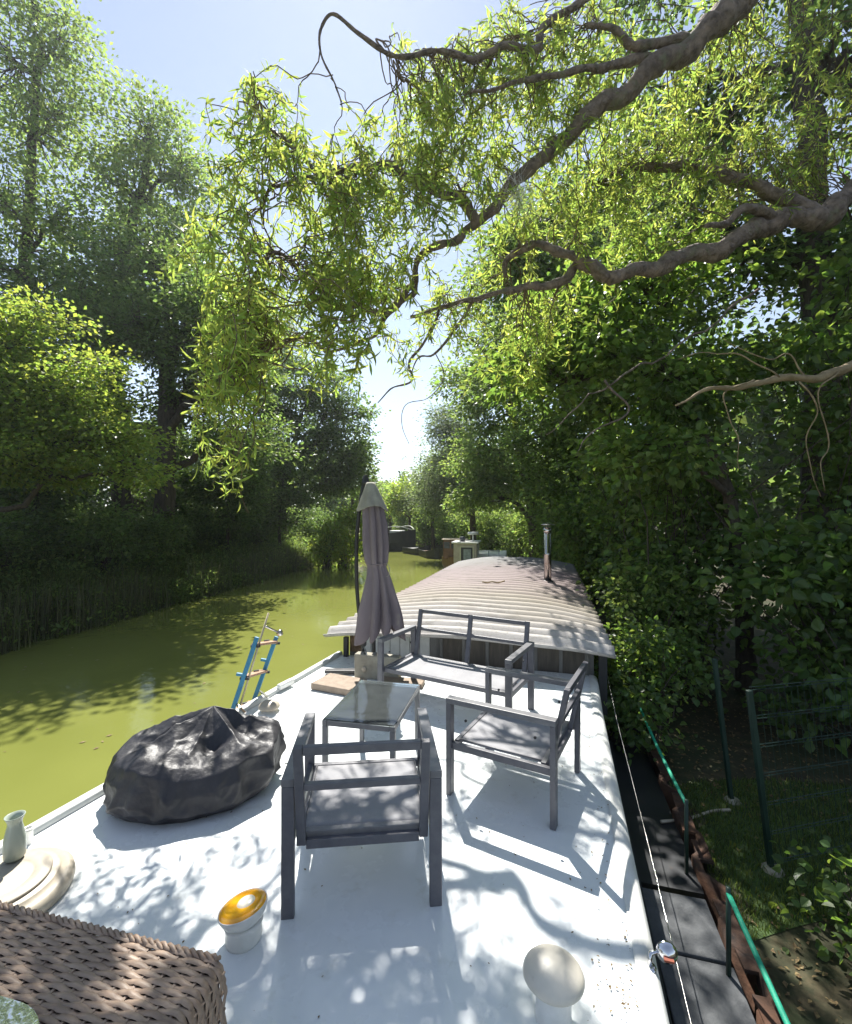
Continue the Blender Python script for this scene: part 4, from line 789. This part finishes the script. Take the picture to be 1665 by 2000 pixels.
# ------------------------------------------------------------------ boarding ladder
def ladder():
    a0, a1 = PD(459, 1384) , PD(503, 1362)
    root = empty('ladder', a0, label='blue boarding ladder with wooden treads hooked on the left gunwale', cat='ladder')
    q = lambda u, v, y: P(u, v, y) - a0
    L0, L1 = q(447, 1412, 3.68), q(503, 1244, 3.78); R0, R1 = q(488, 1392, 4.02), q(541, 1243, 4.1)
    for A, B in ((L0, L1), (R0, R1)):
        MB().beam(A, B, .034, .026, (0, 1, 0)).build('rail', M['blue'], root, bevel=.004)
    for A, B, k in ((L0, L1, .55), (R0, R1, .68)):
        p = A + (B - A) * k; MB().beam(p, p + np.array((-.062, -.005, .012)), .022, .024).build('bracket', M['blue'], root, bevel=.004)
    for k in (.13, .53, .91):
        A = L0 + (L1 - L0) * k; B = R0 + (R1 - R0) * (k + .02); m = (A + B) / 2
        tr_ = MB().beam(A + (B - A) * .04, B + (A - B) * .04, .075, .02).build('tread', M['wood'], root, bevel=.003)
        for e in (A, B): MB().beam(e + [-.03, 0, -.012], e + [.045, 0, -.012], .02, .02).build('bolt', M['black'], tr_)
        MB().beam(m + [-.02, .03, .013], m + [.02, .05, .013], .02, .008).build('knot', M['black'], tr_)
    MB().tube([q(470, 1378, 3.72), q(525, 1197, 3.83)], .0085, 8).build('pole', M['pole'], root, True)
    MB().tube([q(517, 1222, 3.82), q(547, 1236, 4.05)], .009, 8).build('cross_bar', M['steel'], root, True)
    MB().lathe([(0, -.02), (.025, -.02), (.028, 0), (.025, .02), (0, .02)], 14, q(547, 1236, 4.06), Matrix.Rotation(R(70), 3, 'Y')).build('clamp', M['steel'], root, True)
    MB().beam(q(462, 1374, 3.7), q(480, 1392, 3.62), .016, .012).build('hook', M['steel'], root)
    MB().beam(q(508, 1349, 4.08), q(525, 1362, 3.95), .016, .012).build('hook', M['steel'], root)
ladder()
mb = MB().beam(PD(545, 1352) + [0, 0, .045], PD(572, 1338) + [0, 0, .045], .05, .05)
tag(mb.build('fender_pad', M['white'], None, bevel=.012), 'short white pad lying on the gunwale beyond the blue ladder', 'pad')

# ------------------------------------------------------------------ vase, yellow pot
vb = PD(32, 1674, .091)
va = empty('vase', vb, label='pale green bottle shaped vase standing on the round cream hatch', cat='vase')
MB().lathe([(0, .0), (.030, .0), (.038, .012), (.041, .05), (.039, .09), (.031, .13), (.026, .15), (.027, .165), (.035, .183), (.037, .188), (.034, .188), (.025, .166), (.023, .15), (.028, .13), (.02, .08)], 32).build('body', M['vase'], va, True)
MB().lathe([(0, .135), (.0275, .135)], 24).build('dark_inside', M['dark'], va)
yp = empty('deck_pot', PD(478, 1832) + [0, 0, .0], R(0), label='short white pot with a tilted glossy yellow top on the deck', cat='pot')
MB().lathe([(0, 0), (.062, 0), (.066, .02), (.064, .06), (.07, .072), (.066, .08), (0, .08)], 36).build('neck', M['white'], yp, True)
Mt = Matrix.Rotation(R(-11), 3, 'Y') @ Matrix.Rotation(R(-4), 3, 'X')
MB().lathe([(.055, -.035), (.072, -.02), (.082, -.006), (.088, .010), (.0885, .018), (.087, .021), (.085, .018)], 44, (0, 0, .108), Mt).build('rim', M['white'], yp, True)
MB().lathe([(.0855, .017), (.081, .0235), (.062, .026), (.045, .023), (.02, .024), (0, .025)], 44, (0, 0, .108), Mt).build('top', M['yellow'], yp, True)
MB().lathe([(.036, .0205), (.03, .028), (.012, .031), (0, .032)], 30, (0.008, .012, .108), Mt).build('centre', pmat('highlight_white', (.8, .8, .74), (.8, .66, .35), 12, .3), yp, True)  # highlight spot of the glossy top, painted as a white cap

# ------------------------------------------------------------------ rattan table
def rattan():
    rt = empty('rattan_table', (-.515, 1.185, 0), R(-13), label='brown woven rattan table in the lower left corner', cat='table')
    Lx, Ly, H = 1.25, .62, .452                       # local: x to the left is -x, y towards camera is -y
    MB().box((-Lx / 2 - .006, -Ly / 2 + .0, H / 2 - .004), (Lx - .016, Ly - .004, H - .012)).build('light_block', M['blockd'], rt)  # dark inner box added to block light behind the weave
    mb = MB(); pit = .0128; stk = .046; rad = .03
    def wrapx(s):                                    # along the top, then over the right-hand edge
        if s < Lx - rad: return np.array((-Lx + s, H))
        a = (s - (Lx - rad)) / rad
        if a < math.pi / 2: return np.array((-rad + rad * math.sin(a), H - rad + rad * math.cos(a)))
        return np.array((0, H - rad - (s - (Lx - rad) - rad * math.pi / 2)))
    tot = Lx - rad + rad * math.pi / 2 + H - rad
    ss = np.arange(.15, tot, stk / 5); base_ = np.array([wrapx(s) for s in ss]); nx = np.gradient(base_, axis=0); nx /= np.linalg.norm(nx, axis=1)[:, None]
    nn = np.stack((-nx[:, 1], nx[:, 0]), 1)
    rows = int(Ly / pit)
    for r in range(rows):
        y = -r * pit - .004; ph = (r % 2) * math.pi + ss / stk * math.pi
        o_ = np.sin(ph) * .0034 + .001 + rng.normal(0, .0006, len(ss)); c = base_ + nn * o_[:, None]
        p = np.stack((c[:, 0], y + np.cos(ph) * .0008 + rng.normal(0, .0006, len(ss)) - (.018 * np.exp(-r / 1.5) if False else 0), c[:, 1]), 1)
        if r in (26, 27, 28, 29): p = p[ss < Lx - .035 + .012 * (r % 3)]
        w = .0074
        t_ = np.gradient(p, axis=0); t_ /= np.linalg.norm(t_, axis=1)[:, None]
        N3 = np.stack((nn[:len(p), 0], 0 * p[:, 0], nn[:len(p), 1]), 1); S3 = np.cross(t_, N3)
        G4 = np.stack((p - S3 * w, p - S3 * w * .6 + N3 * .0024, p + S3 * w * .6 + N3 * .0024, p + S3 * w), 1)
        mb.grid(G4)
    # back face (towards the canal) strands
    for r in range(int(H / pit) - 2):
        s2 = np.arange(-Lx, -.01, stk / 4); ph = (r % 2) * math.pi + s2 / stk * math.pi
        mb.tube(np.stack((s2, .002 + np.sin(ph) * .0045, H - .02 - r * pit + 0 * s2), 1), .0052, 4, False)
    mb.build('weave', M['ratt'], rt, True)['kind'] = 'stuff'
    sb = MB()
    for s in np.arange(.2, tot - .03, stk):
        c = wrapx(s); 
        sb.beam((c[0], .0, c[1] - .001), (c[0], -Ly, c[1] - .001), .007, .005)
    sb.build('stakes', M['ratt'], rt)['kind'] = 'stuff'
    tt = np.linspace(-Lx, -.02, 90); eb = MB()
    for k in range(3): eb.tube(np.stack((tt, .002 + .007 * np.cos(tt * 95 + k * 2.09), H + .001 + .007 * np.sin(tt * 95 + k * 2.09)), 1), .0055, 5)
    eb.build('braided_edge', M['ratt'], rt, True)
rattan()
gp = empty('glass_plate', (-1.10, .975, .466), R(-13), label='pale glass plate lying on the rattan table at the corner of the picture', cat='plate')
mb = MB(); a_ = np.linspace(0, math.pi / 2, 12); out_ = [(.30 - .16 + .16 * math.sin(x), .13 - .16 + .16 * math.cos(x)) for x in a_] + [(.30, -.4), (-.4, -.4), (-.4, .13)]
nv = len(out_); V = [(x, y, z) for z in (0, .008) for x, y in out_]
mb.add(V, [(i, (i + 1) % nv, (i + 1) % nv + nv, i + nv) for i in range(nv)], [(nv, nv + i, nv + i + 1) for i in range(1, nv - 1)] + [(0, i + 1, i) for i in range(1, nv - 1)])
mb.build('pane', glassmat('frosted_glass', (.75, .85, .88), .12, .6), gp)

# ------------------------------------------------------------------ leaf debris on deck, stick on roof
mb = MB(); k = 460
yb = np.concatenate((rng.normal(1.6, .35, 140), rng.uniform(.9, 4.4, 120), rng.uniform(.9, 4.5, 200))); xb = np.interp(yb, dy, dxr) - .02 - np.abs(np.concatenate((rng.normal(.05, .05, 140), rng.normal(.02, .05, 120), rng.uniform(.1, 2.5, 200))))
pos = np.stack((xb * CB + yb * SB, -xb * SB + yb * CB, np.full(k, .008)), 1); d = rdir(k); d[:, 2] *= .12; ln = rng.uniform(.004, .017, k)
add_leaves(mb, pos, d, rdir(k, 2.5), ln, ln * .5)
tag(mb.build('litter', M['litter']), 'scattered dry leaf bits on the white deck', 'debris', kind='stuff')
w = b2w(-.85, 7.45, .505)
tag(MB().tube(smooth([w + [-.2, .02, .01], w + [-.12, 0, .0], w + [-.05, -.04, .02], w + [.05, .0, .0], w + [.16, -.01, .03]]), [.012] * 25, 6).build('stick', M['deadtwig'], None, True), 'short broken stick lying on the corrugated roof', 'stick')

# ------------------------------------------------------------------ right bank: slabs, sheet pile, rope rail, fence, lawn
def B3(x, y, z): return b2w(x, y, z)
sp_ = empty('sheet_piling', B3(.98, 0, -.78), -YAW, label='rusty sheet piling edging the bank beside the boat', cat='piling')
mb = MB(); ys = np.arange(-2, 13.4, .05); xo = .045 * np.clip(np.sin(ys * 2 * math.pi / .5) * 1.8, -1, 1)
mb.grid(np.stack([np.stack((xo + e, ys, np.full_like(ys, z)), -1) for e, z in ((-.02, -.7), (-.02, .1), (.02, .105), (.02, -.1))], 1)); mb.build('pile_wall', M['rust'], sp_, True)
for y in np.arange(-1.5, 13, .62): MB().box((rng.normal() * .02, y + rng.normal() * .08, .10 + rng.uniform(-.02, .015)), (.045 + rng.uniform(0, .05), rng.uniform(.2, .5), .02), rng.normal() * .09).build('cap_plate', M['rust'], sp_)
wk = empty('walkway', B3(.72, 0, -.72), -YAW, label='narrow grey slab walkway between the boat side and the rusty piling', cat='walkway')
for i, y in enumerate(np.arange(2.05, 3.2, .42)): MB().box((rng.normal() * .006, y, rng.normal() * .004), (.36, .405, .05), rng.normal() * .01).build('slab', M['concrete'], wk, bevel=.006)
rr_ = empty('rope_rail', B3(.86, 0, -.75), -YAW, label='green rope rail on thin posts along the bank edge', cat='railing')
for y0, y1 in ((.3, 2.62), (3.35, 5.1)):
    n = 14; t = np.linspace(0, 1, n); MB().tube(np.stack((0 * t, y0 + (y1 - y0) * t, .46 - .03 * np.sin(t * math.pi)), 1), .012, 8).build('rope', M['rope'], rr_, True)
for y in (2.62, 5.1, 3.35, .3): MB().tube([(0, y, -.05), (0, y, .49)], .012, 8).build('post', M['fence'], rr_, True)
# lawn
lx = np.linspace(0, 1, 26); a, b_ = np.meshgrid(lx, lx); LX = 1.75 + a * 5.2; LY = 2.55 + b_ * 1.35 + .12 * np.sin(a * 9) + a * .5
LZ = np.array([[gz(p, q_) for p, q_ in zip(r1, r2)] for r1, r2 in zip(LX, LY)]) + .004
tag(MB().grid(np.stack((LX, LY, LZ), -1)).build('lawn', M['lawn'], None, True), kind='structure')
n = 26000; a, b_ = rng.uniform(0, 1, n), rng.uniform(0, 1, n); gxx = 1.75 + a * 5.2; gyy = 2.55 + b_ * 1.35 + .12 * np.sin(a * 9) + a * .5
xb, yb = gxx * CB - gyy * SB, gxx * SB + gyy * CB; mb = MB(); h = rng.uniform(.025, .06, n); blades(mb, gxx, gyy, gheight(xb, yb), h, rng.uniform(.004, .008, n), h * rng.uniform(.2, .8, n))
tag(mb.build('lawn_grass', LM['grass']), 'short green lawn grass on the right bank', 'grass', kind='stuff')
n = 5200; gxx = rng.uniform(1.35, 5.5, n); gyy = rng.uniform(1.0, 6.5, n); xb, yb = gxx * CB - gyy * SB, gxx * SB + gyy * CB
kk = (xb > 1.06) & ((gyy < 2.75) | (gyy > 3.6) | (rng.uniform(0, 1, n) < .12)); gxx, gyy, xb, yb = gxx[kk], gyy[kk], xb[kk], yb[kk]; n = len(gxx)
mb = MB(); d = rdir(n); d[:, 2] *= .3; ln = rng.uniform(.015, .045, n); add_leaves(mb, np.stack((gxx, gyy, gheight(xb, yb) + .012), 1), d, rdir(n, 1.6), ln, ln * .6)
tag(mb.build('leaf_litter', M['litter']), 'brown fallen leaves covering the shaded soil of the right bank', 'leaves', kind='stuff')
fe = empty('wire_fence', (2.3, 3.07, BZ), 0, label='dark green wire mesh fence with leaning post on the right bank', cat='fence')
fo = np.array((2.3, 3.07, BZ)); posts = [np.array((2.3, 3.07, BZ)), np.array((4.6, 3.62, BZ)), np.array((2.52, 3.80, BZ))]
tops = [np.array((2.17, 3.1, .42)), np.array((4.55, 3.6, .42)), np.array((2.40, 3.84, .40))]
for p, q_ in zip(posts, tops):
    MB().beam(p - fo - [0, 0, .05], q_ - fo, .032, .032, (0, 1, 0)).build('post', M['fence'], fe, bevel=.004)
    MB().lathe([(0, -.05), (.075, -.05), (.07, .02), (.045, .045), (0, .05)], 9, p - fo).build('footing', M['stone'], fe, True)
mb = MB(); A0, A1, Bb0, Bb1 = posts[0] - fo + [0, 0, .06], tops[0] - fo, posts[1] - fo + [0, 0, .06], tops[1] - fo
for i in range(46):
    t = (i + .5) / 46; mb.tube([A0 + (Bb0 - A0) * t, A1 + (Bb1 - A1) * t], .002, 3, False)
for i in range(7):
    t = i / 6; a, b_ = A0 + (A1 - A0) * t, Bb0 + (Bb1 - Bb0) * t; mb.tube([a, b_], .003, 3, False); mb.tube([a + [0, 0, .02], b_ + [0, 0, .02]], .003, 3, False)
mb.build('mesh_panel', M['fence'], fe)['kind'] = 'stuff'
mb = MB(); mb.tube(smooth([PD(1290, 1603, BZ + .06), PD(1340, 1598, BZ + .03), PD(1390, 1583, BZ + .03), PD(1425, 1580, BZ + .05)]), .012, 6)
tag(mb.build('pale_hose', M['cream'], None, True), 'pale hose lying across the edge of the lawn', 'hose')
bk = PD(1235, 1352, -.75); bo = empty('basin', bk, label='pale yellowish basin lying under the corner of the roof', cat='basin')
MB().lathe([(0, 0), (.16, 0), (.2, .03), (.22, .10), (.225, .10), (.205, .03), (.165, .012), (0, .012)], 28).build('shell', M['cream'], bo, True)

# ------------------------------------------------------------------ moored boats ahead
def hullmesh(L, Wd, H, bow=.25, n=24, sheer=.25):
    ts = np.linspace(0, 1, n); G = []
    for t in ts:
        w = Wd / 2 * min(1, (t / bow) ** .6 if t < bow else 1, ((1 - t) / .08 + .75) if t > .94 else 1); s = sheer * max(0, 1 - t / .4) ** 2
        G.append([(-w, t * L, H + s), (-w, t * L, H * .4 + s * .5), (-w * .85, t * L + .0, -.15), (w * .85, t * L, -.15), (w, t * L, H * .4 + s * .5), (w, t * L, H + s), (w * .96, t * L, H + s), (w * .95, t * L, H + s - .06), (-w * .95, t * L, H + s - .06), (-w * .96, t * L, H + s), (-w, t * L, H + s)])
    return np.array(G)
# cream wheelhouse boat moored just ahead
p0 = b2w(-2.15, 14.4, WZ)
wb1 = empty('wheelhouse_boat', p0, -YAW + R(4), label='white boat with a small cream wheelhouse moored just ahead of the roof', cat='boat'); wb1.scale = (.82, .82, .82)
MB().grid(hullmesh(6.5, 2.6, .95)[:, ::-1]).build('hull', M['white'], wb1)
wh = MB().box((-.62, 1.6, 1.45), (.95, 1.3, 1.1)).build('wheelhouse', M['cream'], wb1, bevel=.03)
dr = MB().box((-.55, .938, 1.42), (.58, .03, .92)).build('door', pmat('door_cream', (.62, .6, .42), (.5, .48, .34), 6, .5), wh, bevel=.01)
MB().box((-.55, .918, 1.44), (.47, .02, .80)).build('door_panel', M['black'], dr, bevel=.005)
MB().box((-.53, .903, 1.46), (.30, .02, .62)).build('pane', pmat('grey_curtain_pane', (.28, .33, .32), (.14, .17, .17), 5, .2), dr)
MB().box((-.62, 1.6, 2.03), (1.1, 1.45, .06)).build('roof', M['white'], wh, bevel=.015)
MB().tube([(-.35, 1.5, 2.0), (-.35, 1.5, 2.36)], .03, 8).build('mast', M['white'], wb1, True)
MB().lathe([(0, 0), (.22, 0), (.23, .05), (.2, .1), (0, .12)], 24, (-.35, 1.5, 2.34)).build('radar_dome', M['white'], wb1, True)
MB().box((.35, 3.0, 1.2), (1.3, 2.2, .6)).build('cabin', M['white'], wb1, bevel=.04)
for x in (-.05, .35, .75): MB().tube([(x, .6, .9), (x, .6, 1.75)], .015, 6).build('rail_post', M['steel'], wb1, True)
MB().tube([(-.1, .6, 1.74), (.8, .6, 1.74)], .016, 6).build('rail', M['steel'], wb1, True)
MB().lathe([(0, 0), (.1, 0), (.13, .2), (.0, .2)], 14, (-.75, 1.2, 2.06)).build('planter', M['metal'], wb1, True)
p0 = b2w(-3.95, 20.5, WZ)
wb3 = empty('wooden_boat', p0, -YAW + R(8), label='varnished brown boat with tall wooden wheelhouse behind the cream wheelhouse', cat='boat'); wb3.scale = (.7, .7, .6)
MB().grid(hullmesh(8, 2.6, .9)[:, ::-1]).build('hull', M['brownboat'], wb3)
MB().box((-.35, 1.6, 1.6), (1.5, 1.4, 1.5)).build('wheelhouse', M['brownboat'], wb3, bevel=.03)
for i in range(3): MB().box((-.85 + i * .48, .89, 1.95), (.38, .03, .5)).build('window', M['glassdark'], wb3)
MB().box((-.35, 1.6, 2.38), (1.7, 1.6, .07)).build('roof', M['tarp'], wb3, bevel=.02)
p0 = np.array((-.75, 33.5, WZ))
br = empty('barge', p0, R(66), label='far black hulled barge with sandy hatch covers across the bend', cat='barge')
MB().grid(hullmesh(14, 3.6, 1.0, .14, 24, .5)[:, ::-1]).build('hull', M['hull'], br)
tz = np.linspace(2.6, 13, 40); tx = np.linspace(-1.6, 1.6, 15); a, b_ = np.meshgrid(tx, tz)
MB().grid(np.stack((a, b_, 1.0 + .5 * (1 - (np.abs(a) / 1.6) ** 2) + .12 * np.sin(b_ * 1.6) * (1 - np.abs(a) / 1.7) + .06 * np.sin(a * 4 + b_ * 3)), -1)).build('hatch_cover', M['tarp'], br, True)
for s in (-1, 1): MB().tube(smooth([(s * .2, .2, 1.5), (s * .9, 1, 1.75), (s * 1.2, 2.2, 1.6)]), .03, 6).build('bow_rail', M['white'], br, True)
MB().box((0, 1.5, 1.25), (1.0, .8, .35)).build('windlass_box', M['white'], br, bevel=.03)
p0 = np.array((-6.2, 37.0, WZ))
rb = empty('motorboat', p0, R(20), label='small red and white motorboat beyond the parasol on the far water', cat='boat')
MB().grid(hullmesh(4.6, 1.9, .6)[:, ::-1]).build('hull', M['white'], rb)
MB().box((0, 2.4, .85), (1.3, 1.8, .6)).build('cabin', M['red'], rb, bevel=.06)
MB().box((0, 1.48, .95), (1.0, .04, .22)).build('windscreen', M['glassdark'], rb)
for X, Y, rz, l in ((.15, 29.3, 30, 'dark dinghy with pale rim moored below the pale willow'), (.75, 27.0, 15, 'second dark dinghy nearer than the pale rimmed dinghy')):
    dg = empty('dinghy', (X, Y, WZ), R(rz), label=l, cat='dinghy')
    MB().grid(hullmesh(2.6, 1.2, .4)[:, ::-1]).build('hull', M['hull'], dg); MB().box((0, 1.3, .38), (1.1, .22, .04)).build('thwart', M['white' if rz == 30 else 'brownboat'], dg)

# floating leaves on the canal
n = 500; yb = rng.uniform(1, 26, n); xb = xl(yb) + 10 * rng.uniform(0, 1, n) ** 1.7 + .1; k = xb < -2.8; xb, yb = xb[k], yb[k]; n = len(xb)
mb = MB(); d = rdir(n); d[:, 2] = 0; ln = rng.uniform(.03, .08, n)
add_leaves(mb, np.stack((xb * CB + yb * SB, -xb * SB + yb * CB, np.full(n, WZ + .006)), 1), d, np.tile([0, 0, 1.0], (n, 1)), ln, ln * .5, fold=.05)
tag(mb.build('floating_leaves', M['litter']), 'small fallen leaves floating on the green canal', 'leaves', kind='stuff')

# ------------------------------------------------------------------ haze volume added to lift dark tones, standing in for lens veil
hz, t_ = newmat('veil_haze'); pv = N(t_, 'ShaderNodeVolumePrincipled'); ho = N(t_, 'ShaderNodeOutputMaterial'); t_.links.new(pv.outputs[0], ho.inputs['Volume'])
pv.inputs['Color'].default_value = (.9, .95, 1, 1); pv.inputs['Density'].default_value = .0007; pv.inputs['Anisotropy'].default_value = .5
tag(MB().box((0, 0, 14), (1900, 1900, 36)).build('haze', hz), 'thin pale summer haze in the air over the canal', 'haze', kind='stuff')
